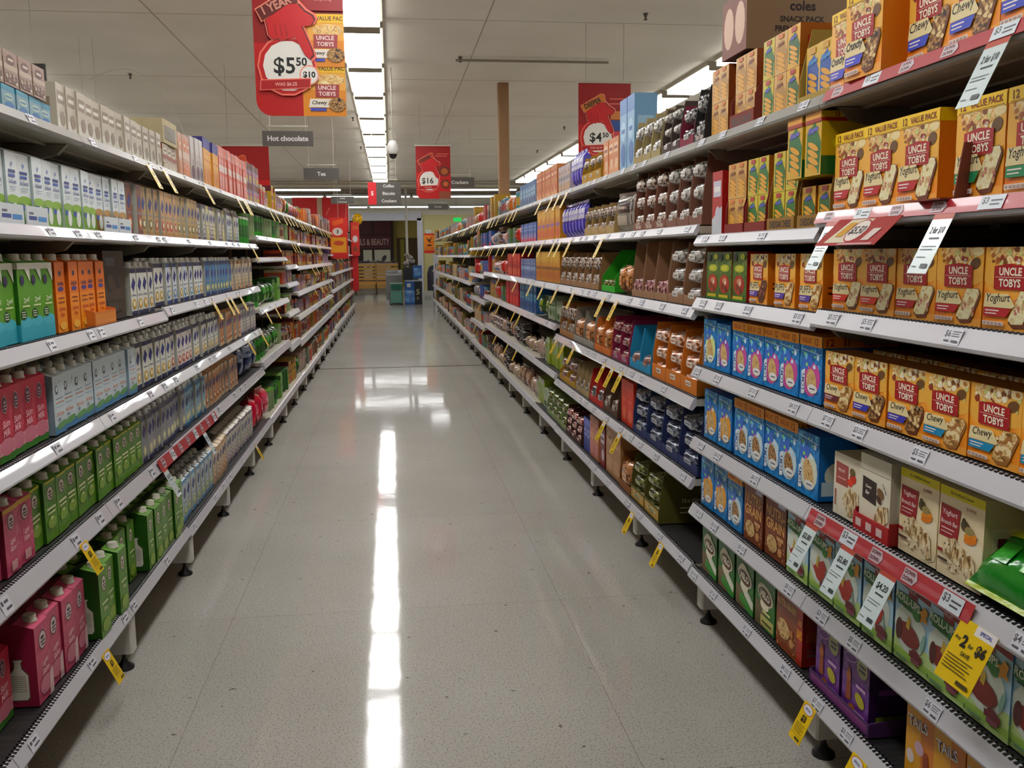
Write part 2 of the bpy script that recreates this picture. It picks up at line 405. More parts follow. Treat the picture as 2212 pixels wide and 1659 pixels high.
def run(side, lev, y0, y1, n, protos, desc, cat, name, rows=1, rd=None, depth=.03, stack=1, jit=.006, z0=None, sw=None, yawj=.0):
    """a row of facings between y0 and y1; protos cycles; rows = rows deep; stack = layers"""
    if not isinstance(protos, list): protos = [protos]
    rg = random.Random(int(y0*1000)+lev*7+(1 if side == 'R' else 0)); p = (y1-y0)/n
    for k in range(n):
        y = y0+p*(k+.5); pr = protos[k % len(protos)]; jj = rg.uniform(0, jit)
        d0 = desc if isinstance(desc, str) else desc[k % len(desc)]
        for q in range(stack):
            put(pr, side, lev, y, d0 if q == 0 else 'stacked '+d0, cat, name, depth+jj, z=q*pr[2][1]*1.01, yaw=rg.uniform(-yawj, yawj), z0=z0)
        for r_ in range(1, rows):
            if side == 'R' and y < 1.3: continue
            put(pr, side, lev, y, 'rear '+d0, cat, name, depth+r_*(rd or pr[2][2]+.004), z0=z0)

# ------------------------------------------------------------------ products: prototypes
def proto(mb, nm, dims, parts=()): return (mb.mesh(nm), list(parts), dims)
OATS = ramp_mat('oats_print', ['#7a5a2e', '#c99a55', '#e8cf98', '#b98a48', '#f0dcb0'], 75, .4, detail=4)
OATC = ramp_mat('choc_oats_print', ['#2e1a10', '#8a5f38', '#d0a468', '#3a2114', '#c49a60'], 62, .4, detail=4)
YOG = ramp_mat('yoghurt_bar_print', ['#e8dcae', '#f3ecc8', '#e6d8a4', '#c9a67a'], 60, .4)
DRIZ = ramp_mat('drizzled_bar_print', ['#8a6a3a', '#d8bf8c', '#efe2c0', '#7a5626', '#d8bf8c'], 70, .45, stretch=(1, 1, .35), detail=3)
SWIRL = ramp_mat('orange_swirl_print', ['#dd7a1c', '#ee9a2c', '#f4b650', '#e88c28', '#f6c868'], 9, .38, detail=1)
PETAL = ramp_mat('scatter_print', ['#f1dfae', '#d9a85a', '#efd294', '#c08a48', '#f6e6b8', '#e6b868'], 30, .4, detail=3)
def ut_box(w, h, d, word, tag, bar, top=None, small=0, col='#e58b22', mats=None):
    b = MB(); side = M('#d98220', .38)
    b.box(-w/2, 0, 0, w/2, d, h, side, front=SWIRL, top=M('#8f5a1e', .4))
    red = M('#a01e22', .35); wt = M('#f4ead4', .4); H = .86 if top else 1.0
    it = [('r', 0, 0, 1, .10, '#eda84c'), ('e', .5, .64*H, .62, .13, '#f0b858'), ('r', 0, .60*H, 1, H, '#edb552'), ('e', .45, .93*H, .36, .13*H, PETAL), ('e', .88, .95*H, .12, .06*H, '#f0dca8'),
          ('s', .1, .72*H, .95, .98*H, 26, .007, ['#7a4a20', '#b87a34', '#f6ecd0', '#8c3a22', '#cfd08a'], hash(word) % 99 if 0 else len(word)*7),
          ('e', .84, .80*H, .11, .07, '#6a4a26', .3)]
    if top:
        it += [('r', 0, .86, 1, 1, '#f0c81e'), ('r', .04, .868, .97, .874, '#7a3a14'), ('t', '12', .14, .93, .085, '#6d2e12', .17), ('t', 'VALUE PACK', .61, .93, .072, '#7a2a12', .66)]
    # bar picture
    it += [('p', [(.50,.09),(.60,.03),(.80,.05),(.99,.40),(.97,.46),(.92,.49),(.70,.47)], '#6b3a20' if bar is not OATS else '#9c6a38'),
           ('p', [(.50,.13),(.56,.08),(.76,.09),(.96,.42),(.93,.48),(.70,.48)], bar)]
    if bar is OATC or bar is OATS: it.append(('s', .58, .14, .86, .44, 34, .006, ['#2e1810', '#e9cf9a', '#7a5026'] if bar is OATC else ['#a8733c', '#f0dcae'], 5))
    else: it.append(('s', .6, .14, .88, .44, 14, .004, ['#b89a62', '#c07a6a'], 5))
    # red name panel
    a, c_ = (.20, .80) if not small else (.22, .74)
    y0, y1 = (.49*H, .79*H) 
    it += [('p', [(a,y0+.015),(a+.02,y0),(c_-.02,y0),(c_,y0+.015),(c_+.005,y1-.02),((a+c_)/2,y1+.012),(a-.005,y1-.02)], red),
           ('t', 'UNCLE', (a+c_)/2, y0+(y1-y0)*.72, (y1-y0)*.33, wt, (c_-a)*.86, 0, 0, .03), ('r', a+.03, y0+(y1-y0)*.49, c_-.03, y0+(y1-y0)*.505, wt),
           ('t', 'TOBYS', (a+c_)/2, y0+(y1-y0)*.27, (y1-y0)*.33, wt, (c_-a)*.86, 0, 0, .03)]
    it += [('p', [(.03,.27),(.06,.44),(.5,.44),(.62,.30),(.58,.27)], '#ead9a8'),
           ('t', word, .30, .375, .13, '#22201c', .46, .25, .03, .01 if word != 'Crunchy' else .04),
           ('p', [(.04,.16),(.05,.265),(.56,.265),(.47,.16)], tag), ('r', .08, .225, .34, .24, '#f0e4e0'), ('r', .08, .19, .30, .203, '#f0e4e0'),
           ('r', .04, .05, .44, .10, '#e6d9d0')]
    for k in range(5): it.append(('r', .06+.075*k, .06, .11+.075*k, .09, '#b49a8c'))
    b.front(w, h, it)
    b.sides(w, h, d, [('r', 0, .86, 1, 1, '#f0c81e')] if top else [('r', .1, .2, .9, .6, '#d67a1c'), ('r', .2, .3, .7, .34, '#5a2a14'), ('r', .2, .4, .8, .43, '#5a2a14')])
    return proto(b, 'muesli_bar_box', (w, h, d))
RED = '#c4302a'
U_yog = ut_box(.142, .143, .075, 'Yoghurt', '#b3262c', YOG)
U_yor = ut_box(.142, .143, .075, 'Yoghurt', '#d83a1e', YOG)
U_puf = ut_box(.128, .143, .07, 'PUFFS', '#5a3f9a', OATS, small=1)
U_puc = ut_box(.128, .143, .07, 'PUFFS', '#5a3f9a', ramp_mat('choc_bar', ['#4a2416', '#6a3722'], 50), small=1)
U_vp = ut_box(.140, .178, .085, 'Yoghurt', '#b3262c', YOG, top=1)
U_vt = ut_box(.140, .178, .085, 'Yoghurt', '#2d8a5a', YOG, top=1)
U_ch = ut_box(.142, .140, .075, 'Chewy', '#6a2230', OATS)
U_cb = ut_box(.142, .140, .075, 'Chewy', '#3b3aa8', OATC)
U_ct = ut_box(.142, .140, .075, 'Chewy', '#1a88b0', OATS)
U_cr = ut_box(.140, .180, .085, 'Crunchy', '#4a4fc0', OATC, top=1)
U_cv = ut_box(.145, .185, .085, 'Chewy', '#3b4fb8', OATC, top=1)

def lcm_box(w, h, d, blob, top=None, foodc=OATS):
    b = MB(); b.box(-w/2, 0, 0, w/2, d, h, M('#1f6cb0', .35), top=M('#d88a1e' if top else '#1a5a9a', .4))
    H = .84 if top else 1
    it = [('r', 0, 0, 1, H, ramp_mat('blue_star_print', ['#15528f', '#2f8fd0', '#1b66a8', '#58b4e4'], 14, .35, detail=2)),
          ('p', [(.05,.92*H),(.95,.86*H),(.95,.875*H),(.05,.935*H)], '#cfe8f6'), ('e', .55, .40*H, .40, .30*H, blob, .5), ('e', .55, .36*H, .22, .24*H, foodc, .4),
          ('e', .36, .70*H, .24, .13*H, '#3f6fc4', .2), ('s', .1, .55*H, .9, .95*H, 10, .008, ['#d8eef8', '#7fd0ee', '#e65a9a', '#9fe08a'], 3),
          ('p', [(.10,.08),(.10,.44),(.26,.48),(.26,.10)], '#e9f2f6'), ('t', "LCM's", .18, .28, .1, '#274a86', .34, 0, pi/2), ('e', .62, .2, .22, .07, '#f0f0ec'), ('r', .5,.19,.74,.21,'#556')]
    if top: it += [('r', 0, .84, 1, 1, '#e89a1a'), ('t', '12', .76, .92, .11, '#7a2a10', .3), ('t', 'VALUE', .32, .92, .08, '#b85a12', .44)]
    b.front(w, h, it)
    b.sides(w, h, d, ([('r', 0, .84, 1, 1, '#e08e18'), ('t', '12', .2, .92, .11, '#7a2a10', .3), ('r', .55, .86, .6, .98, '#8a3a14'), ('r', .65, .86, .7, .98, '#8a3a14')] if top else [])+[('e', .5, .4, .35, .2, blob, .3), ('r', .08, .08, .4, .3, '#cfe0ea')])
    return proto(b, 'rice_bar_box', (w, h, d))
L_a = lcm_box(.125, .168, .10, '#c9559a', top=1); L_b = lcm_box(.125, .152, .10, '#9a4fa8'); L_c = lcm_box(.125, .178, .10, '#cfe2ea', top=1, foodc=OATC)
L_d = lcm_box(.125, .165, .10, '#e0e4d0'); L_e = lcm_box(.125, .165, .10, '#e8a83a'); L_y = lcm_box(.12, .158, .10, '#dfe59a')

def plain_food_box(w, h, d, base, panel, ptxt, words, food, extra=None, nm='cereal_box', side=None):
    b = MB(); b.box(-w/2, 0, 0, w/2, d, h, M(side or base, .4), front=M(base, .36))
    it = list(extra or []) + ([('r', *panel)] if panel else []) + list(ptxt) + list(words)
    b.front(w, h, it); b.sides(w, h, d, [('r', .15, .35, .85, .7, M(base, .4)), ('r', .2, .15, .8, .18, '#555048'), ('r', .2, .22, .7, .24, '#555048'), ('r', .25, .5, .75, .6, '#8a3030')])
    return proto(b, nm, (w, h, d))
def fruit(x, y): return [('e', x, y+.07, .10, .06, '#5a4a2c'), ('e', x+.12, y-.02, .14, .045, '#e0901e', .2), ('e', x+.12, y-.06, .14, .04, '#d97f14', .2), ('e', x+.10, y+.04, .10, .045, '#9a8a58'), ('e', x-.02, y+.11, .05, .05, '#453a26')]
MG = plain_food_box(.138, .176, .11, '#ead9b4', None, [('r', 0, .90, 1, 1, '#d8c812'), ('t', 'No Artificial Colours', .5, .95, .035, '#5a5410', .9), ('t', '12 PACK', .72, .84, .035, '#8a2a24', .4)],
     [('e', .72, .3, .4, .28, ramp_mat('cream_glow_print', ['#e6d2a4', '#f3ead2'], 8)), ('p', [(.03,.44),(.05,.80),(.50,.79),(.46,.44)], '#8c1a22'), ('t', 'Yoghurt', .26, .71, .075, '#f0dcd8', .40, .2, 0, .01), ('t', 'Brunch Bar', .26, .61, .05, '#f0dcd8', .38, .1, 0, .01), ('r', .08, .53, .38, .545, '#e0b8b4'), ('r', .08, .49, .34, .5, '#e0b8b4')]
     +fruit(.62, .58)+[('p', [(.12,.38),(.42,.48),(.86,.33),(.90,.10),(.78,.06),(.60,.16),(.20,.26)], DRIZ), ('s', .2, .1, .85, .42, 20, .004, ['#6a4c22', '#f4ead0'], 8), ('r', .04, .26, .16, .30, '#8a2420'), ('r', .05, .17, .28, .20, '#4a3c30')], DRIZ, nm='muesli_bar_box', side='#d6c498')
MS = plain_food_box(.125, .150, .11, '#e8dfc8', None, [], [('p', [(.08,.50),(.08,.86),(.56,.84),(.56,.50)], '#a05048'), ('t', 'Muesli', .30, .74, .06, '#e8c8c0', .4, .2), ('r', .14, .60, .48, .62, '#e0b0a8'), ('e', .74, .68, .12, .08, '#c8341e'), ('e', .64, .60, .1, .06, '#d8482a'), ('e', .72, .78, .1, .06, '#6a5a30'), ('p', [(.38,.30),(.62,.52),(.98,.48),(.98,.12),(.6,.06)], DRIZ), ('t', 'DOWN', .1, .28, .06, '#8a1a20', .4, 0, pi/2, .05)], DRIZ, nm='muesli_bar_box', side='#cdbf9c')
MC = plain_food_box(.128, .178, .11, '#e4ddc8', None, [], [('r', 0, .82, 1, 1, '#d8d3bd'), ('r', 0, .80, 1, .806, '#5a564c'), ('p', [(.10,.44),(.10,.72),(.56,.69),(.56,.40)], '#2e211c'), ('t', 'Chewy', .30, .60, .05, '#e8e0d0', .34, .2), ('t', 'Bar', .28, .53, .05, '#e8e0d0', .2, .2), ('e', .70, .58, .12, .06, '#7a5a34', -.5), ('e', .66, .50, .10, .04, '#4a2e1c', -.6), ('p', [(.50,.22),(.66,.42),(.96,.46),(.98,.28),(.62,.10)], DRIZ), ('t', 'low fat', .84, .66, .04, '#555', .2, 0, -.9)], DRIZ, nm='muesli_bar_box', side='#c9c2ae')
NG = plain_food_box(.14, .18, .07, '#7d4120', None, [('r', .0, .9, .3, .97, '#8a2440'), ('r', .62, .86, .95, .92, '#c8c8e0')], [('t', 'NUTRI-', .5, .73, .17, '#e0ac68', .9, 0, 0, .02), ('t', 'GRAIN', .5, .53, .17, '#e0ac68', .9, 0, 0, .02), ('e', .36, .22, .26, .14, OATS), ('e', .75, .16, .1, .07, '#c8935a'), ('e', .75, .32, .09, .06, '#b9824a'), ('r', .6, .34, .92, .40, '#c89a68'), ('s', .05, .05, .95, .4, 24, .004, ['#c8935a', '#a0683a'], 4)], OATS, side='#6a3216')
NG2 = plain_food_box(.165, .195, .07, '#8a4520', None, [('r', .80, 0, 1, 1, '#a83018')], [('t', '10', .90, .60, .09, '#f0a818', .18, 0, 0, .04), ('t', 'BARS', .90, .44, .14, '#f0a818', .18, 0, pi/2*0, .03), ('r', .3, .85, .55, .93, '#b8b8d8'), ('t', 'NUTRI-GRAIN', .40, .70, .10, '#e8c080', .72, 0, 0, .03), ('e', .30, .32, .24, .15, OATS), ('e', .62, .20, .09, .06, '#c8935a'), ('e', .6, .34, .08, .05, '#b9824a'), ('t', '6', .1, .06, .06, '#e8c080'), ('s', .05, .05, .75, .5, 24, .004, ['#c8935a', '#a0683a'], 4)], OATS, side='#7a1a14')
MI = plain_food_box(.14, .195, .075, '#2f6b2a', None, [('r', 0, 0, .55, .34, '#7d6a4c'), ('p', [(.35,.30),(1,.06),(1,.22),(.5,.40)], '#e8ecd8'), ('p', [(.2,.1),(.8,.0),(1,.0),(1,.1),(.3,.26)], '#4d9a44'), ('p', [(.5,.24),(.95,.1),(.95,.16),(.55,.3)], '#f0f0e0')],
     [('e', .52, .54, .40, .15, '#f0ead0', -.15), ('e', .5, .38, .22, .09, '#f0ead0'), ('e', .45, .67, .20, .06, '#f0ead0'), ('e', .52, .52, .33, .11, '#5a3a22', -.15), ('t', 'MILO', .52, .53, .12, '#f4eed8', .56, 0, -.1, .05), ('e', .5, .88, .3, .05, ramp_mat('milo_leaf', ['#2f6b2a', '#4c8a3a'], 20))], None, side='#24561f')
MI2 = plain_food_box(.14, .195, .075, '#37702c', None, [('r', 0, 0, .5, .4, '#6a6040'), ('r', .3, .04, .95, .2, '#c9c27a')], [('e', .52, .54, .40, .15, '#f0ead0', -.15), ('e', .5, .38, .22, .09, '#f0ead0'), ('e', .52, .52, .33, .11, '#5a3a22', -.15), ('t', 'MILO', .52, .53, .12, '#f4eed8', .56, 0, -.1, .05), ('r', .4, .25, .8, .29, '#e9e29a'), ('r', .4, .1, .88, .13, '#555a20')], None, side='#24561f')
def rollups(hue=0, seed=0):
    w, h, d = .128, .185, .09; b = MB(); b.box(-w/2, 0, 0, w/2, d, h, M('#5a86a4', .4), front=M('#b4d8ea', .36), top=M('#7a1414'))
    it = [('r', 0, 0, 1, .3, '#c4dc94'), ('r', 0, .05, 1, .14, '#a9cc66'), ('e', .45, .42, .46, .28, '#dfe8dc'), ('p', [(0,.9),(1,.83),(1,1),(0,1)], '#8c1818'), ('p', [(.38,.80),(.36,.95),(.62,.95),(.64,.79)], '#8a1c2c'), ('t', 'FRUIT', .5, .87, .045, '#d8b0a8', .22),
          ('e', .40, .72, .42, .085, '#2f7a30', -.08), ('e', .62, .64, .12, .06, '#3f8a3a', -.6), ('t', 'ROLL-UPS', .38, .745, .095, '#e6f0dc', .70, 0, -.08, .03), ('p', [(.1,.66),(.5,.66),(.5,.68),(.1,.68)], '#1e5a24')]
    if seed % 2 == 0: it += [('p', [(.06,.42),(.20,.36),(.36,.44),(.60,.52),(.74,.42),(.66,.30),(.50,.20),(.36,.22),(.24,.30)], '#a83020'), ('p', [(.30,.40),(.38,.36),(.42,.50),(.36,.56)], '#c8a83a'), ('p', [(.78,.10),(.84,.10),(.74,.40),(.70,.38)], '#8aa89a')]
    else: it += [('e', .42, .36, .34, .13, '#7a2218', -.1), ('e', .16, .37, .09, .13, '#4e150f', -.1), ('p', [(.36,.44),(.46,.42),(.50,.54),(.42,.58)], '#c8a83a'), ('e', .86, .38, .05, .12, '#8fb8a8', -.3)]
    it += [('p', [(.80,.74),(.86,.80),(.96,.76),(.92,.68),(.97,.62),(.84,.63),(.76,.60),(.78,.68),(.72,.72)], '#e0a020'), ('r', .50, .14, .86, .21, '#6a2228'), ('e', .68, .21, .12, .04, '#6a2228'), ('r', .56, .09, .80, .14, '#8a4a5a'), ('t', '6', .07, .08, .05, '#2a6a2a'), ('r', .14, .05, .45, .08, '#7aa07a')]
    b.front(w, h, it); b.sides(w, h, d, [('r', 0, 0, 1, .2, '#8aa860'), ('r', .2, .4, .8, .6, '#6a2228')])
    return proto(b, 'fruit_snack_box', (w, h, d))
RU0, RU1 = rollups(seed=0), rollups(seed=1)
def purple_box():
    w, h, d = .125, .19, .12; b = MB(); b.box(-w/2, 0, 0, w/2, d, h, M('#38184a', .4), front=M('#6b3484', .36), top=M('#3a1c4c'))
    it = [('r', 0, 0, 1, .95, ramp_mat('purple_print', ['#4e2466', '#7a4494', '#5c2e76', '#8a5aa4'], 16)), ('r', .1, .85, .5, .91, '#a88a6a'), ('e', .3, .75, .24, .06, '#c8a0d0', .15), ('e', .3, .75, .22, .05, '#6a3480', .15), ('e', .74, .72, .2, .13, '#a8aa7c'), ('r', .62, .73, .86, .76, '#3a2a4a'), ('r', .62, .67, .86, .70, '#3a2a4a'),
          ('p', [(.16,.18),(.36,.20),(.34,.60),(.22,.62)], '#8a4420'), ('e', .26, .50, .09, .06, '#a8622a'), ('e', .70, .30, .18, .08, '#b8b02a', -.4), ('r', .55, .44, .9, .48, '#c8a0c8'), ('r', .5, .1, .9, .14, '#c8a0c8'), ('e', .4, .12, .14, .05, '#b06a28', .4)]
    b.front(w, h, it); b.sides(w, h, d, [('e', .5, .75, .3, .12, '#4a3a4a'), ('r', .2, .45, .8, .52, '#7a4a86'), ('r', .15, .08, .85, .18, '#8a9a20')])
    return proto(b, 'biscuit_box', (w, h, d))
PB = purple_box()
def snack_face(cols, sub='#d8a030', word='Shapes'):
    return [('p', [(.1,.15),(.9,.02),(1,.5),(.6,.85),(.1,.7)], cols[1])]+[('e', .5+.02*(k % 2), .12+.115*k, .36, .05, sub, -.35) for k in range(4)]+[('t', word, .5, .72, .13, cols[2], .8, .2, .12, .05), ('r', .3, .86, .7, .97, cols[3])]
def shapes_box(w, h, d, c, side, top=None):
    b = MB(); b.box(-w/2, 0, 0, w/2, d, h, M(side, .4), front=M(c[0], .36))
    it = snack_face(c)
    if top: it += [('r', 0, .9, 1, 1, '#d89a28'), ('r', 0, .84, 1, .9, '#9a2418')]
    b.front(w, h, it); b.sides(w, h, d, [('r', 0, .84, 1, .9, '#9a2418'), ('r', 0, .0, 1, .3, '#1f5a24'), ('e', .5, .5, .3, .12, '#d8c020'), ('t', '12', .3, .95, .07, '#7a3412')] if top else [('r', .2, .4, .8, .7, c[3])])
    return proto(b, 'cracker_box', (w, h, d))
S_g = shapes_box(.075, .105, .10, ['#c8b83a', '#2f6a2c', '#5a5ab0', '#a8302a'], '#a8651e')
S_y = shapes_box(.075, .105, .10, ['#d8a828', '#285a26', '#5050a8', '#a8302a'], '#a8651e')
S_b = shapes_box(.075, .14, .10, ['#d9b348', '#1c4f96', '#3f8ac0', '#c89a30'], '#8a6a2a')
S_v = shapes_box(.085, .15, .13, ['#cfa838', '#2a6a34', '#6a6ab8', '#a8302a'], '#c8a820', top=1)
S_o = shapes_box(.08, .105, .10, ['#cfa35a', '#b0843c', '#7a3a1e', '#c8742a'], '#8a4a1e')

# pillow packets and bags
def pillow(w, h, d, mat, items=(), seal=.012, nx=8, nz=9, seed=0, nm='packet', seals=None, ex=.6):
    b = MB(); rg = random.Random(seed)
    def P(i, k, s):
        u = i/nx*2-1; v = k/nz*2-1
        t = max(0, 1-abs(u)**3.2)**ex*max(0, 1-abs(v)**3.2)**ex
        z = h*(v+1)/2; zz = seal+(h-2*seal)*(v+1)/2
        return (w/2*u*(1-.05*(1-abs(v))), d/2-s*(d/2)*t+(rg.uniform(-1, 1)*d*.04*t), zz)
    for s in (1, -1):
        V = [P(i, k, s) for k in range(nz+1) for i in range(nx+1)]
        F = []
        for k in range(nz):
            for i in range(nx):
                a = k*(nx+1)+i; q = (a, a+1, a+nx+2, a+nx+1); F.append(q if s == 1 else q[::-1])
        b.add(V, F, mat, True)
    sm = seals or mat
    b.box(-w/2, d/2-.001, 0, w/2, d/2+.001, seal*1.1, sm); b.box(-w/2, d/2-.001, h-seal*1.1, w/2, d/2+.001, h, sm)
    for it in items:     # printed patches wrapped on the bulge
        _, x0, z0, x1, z1, c = it; V = []; n = 5
        for k in range(n+1):
            for i in range(n+1):
                u = x0+(x1-x0)*i/n; v = z0+(z1-z0)*k/n
                t = max(0, 1-abs(u*2-1)**3.2)**ex*max(0, 1-abs(v*2-1)**3.2)**ex
                V.append((w*(u-.5)*(1-.05*(1-abs(v*2-1))), d/2-(d/2)*t*1.02-.0025, seal+(h-2*seal)*v))
        b.add(V, [(k*(n+1)+i, k*(n+1)+i+1, (k+1)*(n+1)+i+1, (k+1)*(n+1)+i) for k in range(n) for i in range(n)], c, True)
    return proto(b, nm, (w, h, d))
def bag(c, c2, c3, w=.13, h=.17, d=.06, seed=0, nm='snack_bag'):
    return pillow(w, h, d, film(c), [('r', .12, .5, .88, .82, film(c2)), ('r', .2, .14, .8, .42, film(c3)), ('r', .22, .60, .78, .68, film(c3))], seed=seed, nm=nm)
def foil(c, c2, seed):
    d = '#%02x%02x%02x' % tuple(int(int(c[i:i+2], 16)*.55) for i in (1, 3, 5))
    return ramp_mat(f'foil{c[1:]}{c2[1:]}', [d, c, c2, c, c2, d], 34, .22, bump=1, coat=.4, metal=.25, detail=2)
def flow(c, c2, w=.10, h=.06, d=.12, seed=0, nm='biscuit_packet'):
    return pillow(w, h, d, foil(c, c2, seed), [('r', .3, .3, .7, .62, film(c2)), ('r', .36, .4, .64, .5, film(c))], seal=.002, nx=8, nz=7, seed=seed, nm=nm, ex=.28)

# cardboard display trays
def tray(w, h, d, col, lip=.03, back=True, div=0, face=None, word=None, wc='#e8d8c0', nm='display_tray', slope=.12):
    b = MB(); m = ramp_mat('card'+col.strip('#'), [col, col], 8, .7); t = .003
    b.box(-w/2, 0, 0, w/2, d, t, m); b.box(-w/2, d-t, t, w/2, d, h, m); b.box(-w/2, 0, t, w/2, t, lip, m)
    P = [(t, t), (d-t, t), (d-t, h), (d*slope, h), (t, lip+.25*(h-lip))]
    xs = [-w/2, w/2-t]+[-w/2+w*(k+1)/(div+1)-t/2 for k in range(div)]
    for x in xs: b.xprism(P, x, x+t, m)
    fit = [('r', .03, .15, .97, .85, face)] if face else []
    if word: fit.append(('t', word, .5, .5, .55, wc, .8, 0, 0, .04))
    if fit: b.front(w, lip, fit)
    if word:
        b.art((w/2, 0, 0), (0,1,0), (0,0,1), d, h, [('t', word, .62, .45, .10, wc, .6, 0, 0, .04), ('r', .4, .3, .85, .33, wc), ('r', .4, .2, .75, .23, wc)])
    return proto(b, nm, (w, h, d))

# milk and juice cartons
def capm(c='#c9c6b6', r=.016):
    return MB().lathe([(r+.002,0),(r+.002,.003),(r,.004),(r,.016),(r-.002,.018)], 0, 0, M(c, .4), 14).mesh('cap')
CAPW = capm(); CAPS = capm('#e4e2da', .013)
def carton(w, h, d, front, side, items, sidei=(), cap=CAPW, nm='milk_carton', top=None):
    b = MB(); fm = asmat(front)
    b.box(-w/2, 0, 0, w/2, d, h*.93, asmat(side), front=fm, top=asmat(top or side))
    b.add([(-w/2,0,h*.93),(w/2,0,h*.93),(w/2,d,h*.93),(-w/2,d,h*.93),(-w/2,d*.55,h),(w/2,d*.55,h)], [(0,1,5,4)], asmat(top or front))
    b.add([(-w/2,0,h*.93),(w/2,0,h*.93),(w/2,d,h*.93),(-w/2,d,h*.93),(-w/2,d*.55,h),(w/2,d*.55,h)], [(2,3,4,5),(1,2,5),(3,0,4)], asmat(side))
    b.front(w, h*.93, items); b.sideL(w, h*.93, d, list(sidei)); b.sideR(w, h*.93, d, list(sidei))
    parts = [('cap', cap, (0, d*.30, h*.955))] if cap else []
    return proto(b, nm, (w, h, d), parts)
def nutri(c='#e6e2d2', k='#5a5a50'):   # bottle-shaped nutrition panel on the side of a carton
    return [('p', [(.28,.08),(.72,.08),(.78,.12),(.78,.42),(.62,.50),(.60,.58),(.66,.62),(.36,.62),(.40,.58),(.38,.50),(.22,.42),(.22,.12)], k), ('p', [(.30,.09),(.70,.09),(.76,.13),(.76,.41),(.60,.49),(.58,.57),(.64,.61),(.38,.61),(.42,.57),(.40,.49),(.24,.41),(.24,.13)], c)]+[('r', .3, .20+.028*j, .7, .207+.028*j, '#9a968a') for j in range(8)]
def oval(c='#e8ddc8', k='#2e2c34', y=.78, rx=.22): return [('e', .5, y, rx+.03, .125, k), ('e', .5, y, rx, .11, c), ('e', .5, y+.03, rx*.55, .022, k), ('r', .5-rx*.7, y-.03, .5+rx*.7, y-.01, k), ('e', .5, y-.06, rx*.6, .012, k)]
GRN = ramp_mat('green_milk_print', ['#3c6e1c', '#6a9a2c', '#4e8424', '#a3b84a'], 11, .38, stretch=(1, 1, .5))
GRD = '#2a5214'
C_gr = carton(.088, .178, .066, GRN, GRD, oval()+[('r', .1, .965, .9, 1, '#c8c01c'), ('r', .15, .52, .85, .56, '#e0e6b8'), ('r', .2, .45, .8, .48, '#dfe6a8'), ('e', .5, .3, .35, .1, '#86a83a')]+[('t', 'Lite', .5, .38, .06, '#e8ecc0', .6, .2)], nutri())
C_gb = carton(.082, .215, .09, GRN, '#24500f', oval(rx=.18)+[('r', .2, .48, .8, .51, '#e0e6b8'), ('t', 'Trim', .5, .40, .06, '#e8ecc0', .6, .2), ('e', .5, .16, .4, .1, '#8fae3e')], nutri())
PNK = ramp_mat('pink_milk_print', ['#b03a58', '#c85a78', '#b84868', '#d98aa0'], 10, .38)
C_pk = carton(.088, .215, .09, PNK, '#8c2440', oval('#e6cdd0')+[('t', 'Light', .55, .48, .09, '#f0c8cc', .7, .2, .15), ('t', 'Skim', .55, .38, .08, '#f0c8cc', .6, .2, .15), ('e', .5, .2, .4, .12, '#c9788c'), ('p', [(.7,.0),(1,.0),(1,.35),(.8,.3)], '#e4c4c4')], nutri())
C_pr = carton(.088, .178, .066, PNK, '#6a1a2c', [('r', 0, .93, 1, 1, '#c9a020')]+oval('#e6c8cc', rx=.2)+[('t', 'Light', .5, .48, .1, '#f2c4cc', .7, .2), ('t', 'Skim', .5, .38, .08, '#f2c4cc', .6, .2), ('r', .3, .05, .7, .2, '#dba8a8')], nutri())
RDP = ramp_mat('rose_print', ['#c4304a', '#b02a44', '#d04e62'], 9, .38)
C_rd = carton(.088, .19, .07, RDP, '#8a1c30', [('r', 0, 0, 1, .10, '#3f7a2c'), ('r', 0, .10, 1, .28, '#d8a0a0'), ('e', .5, .2, .5, .12, '#c8788a')]+oval('#4a3040', '#c8a0a8', .78, .16)+[('t', 'Skim', .5, .52, .10, '#f0b8c0', .7, .2, .1), ('t', 'Milk', .5, .40, .10, '#f0b8c0', .7, .2, .1)], nutri())
C_bl = carton(.092, .175, .07, '#c8d4d8', '#8fa4ae', [('r', 0, 0, 1, .14, '#5a8ab0'), ('e', .6, .14, .5, .06, '#6f9f6a', .1)]+[('e', .3, .76, .13, .08, '#3a3c48'), ('e', .3, .77, .09, .05, '#c8d4d8'), ('r', .15, .60, .8, .615, '#7a90a0'), ('r', .15, .53, .85, .545, '#c07a4a'), ('r', .15, .46, .8, .47, '#7a90a0'), ('t', 'Full Cream', .5, .34, .06, '#c8763a', .8), ('t', 'Milk', .4, .25, .05, '#5a7080', .4), ('r', .04, .1, .045, .95, '#4a5a66')], nutri('#c8d2d4'))
C_zy = carton(.08, .215, .075, '#5f9a28', '#2d6a20', [('r', 0, 0, 1, .22, '#3aa6b8'), ('e', .5, .24, .5, .07, '#4cb4c4'), ('e', .3, .34, .26, .07, '#14501c'), ('r', .15, .37, .45, .38, '#e6ecd8'), ('r', .15, .34, .45, .35, '#e6ecd8'), ('r', .15, .31, .45, .32, '#e6ecd8'), ('r', 0, .92, 1, 1, '#e0e2d2'), ('p', [(.6,.92),(1,.92),(1,.75)], '#e0e2d2'), ('e', .35, .78, .16, .065, '#2a2c50'), ('t', 'Zymil', .55, .52, .08, '#dfe8c8', .7, .2, .1), ('r', .2, .44, .8, .46, '#d8e4b0')], [('r', 0, 0, 1, .22, '#3aa6b8'), ('r', 0, .92, 1, 1, '#e0e2d2'), ('r', .3, .3, .7, .7, '#dfe2cc')])
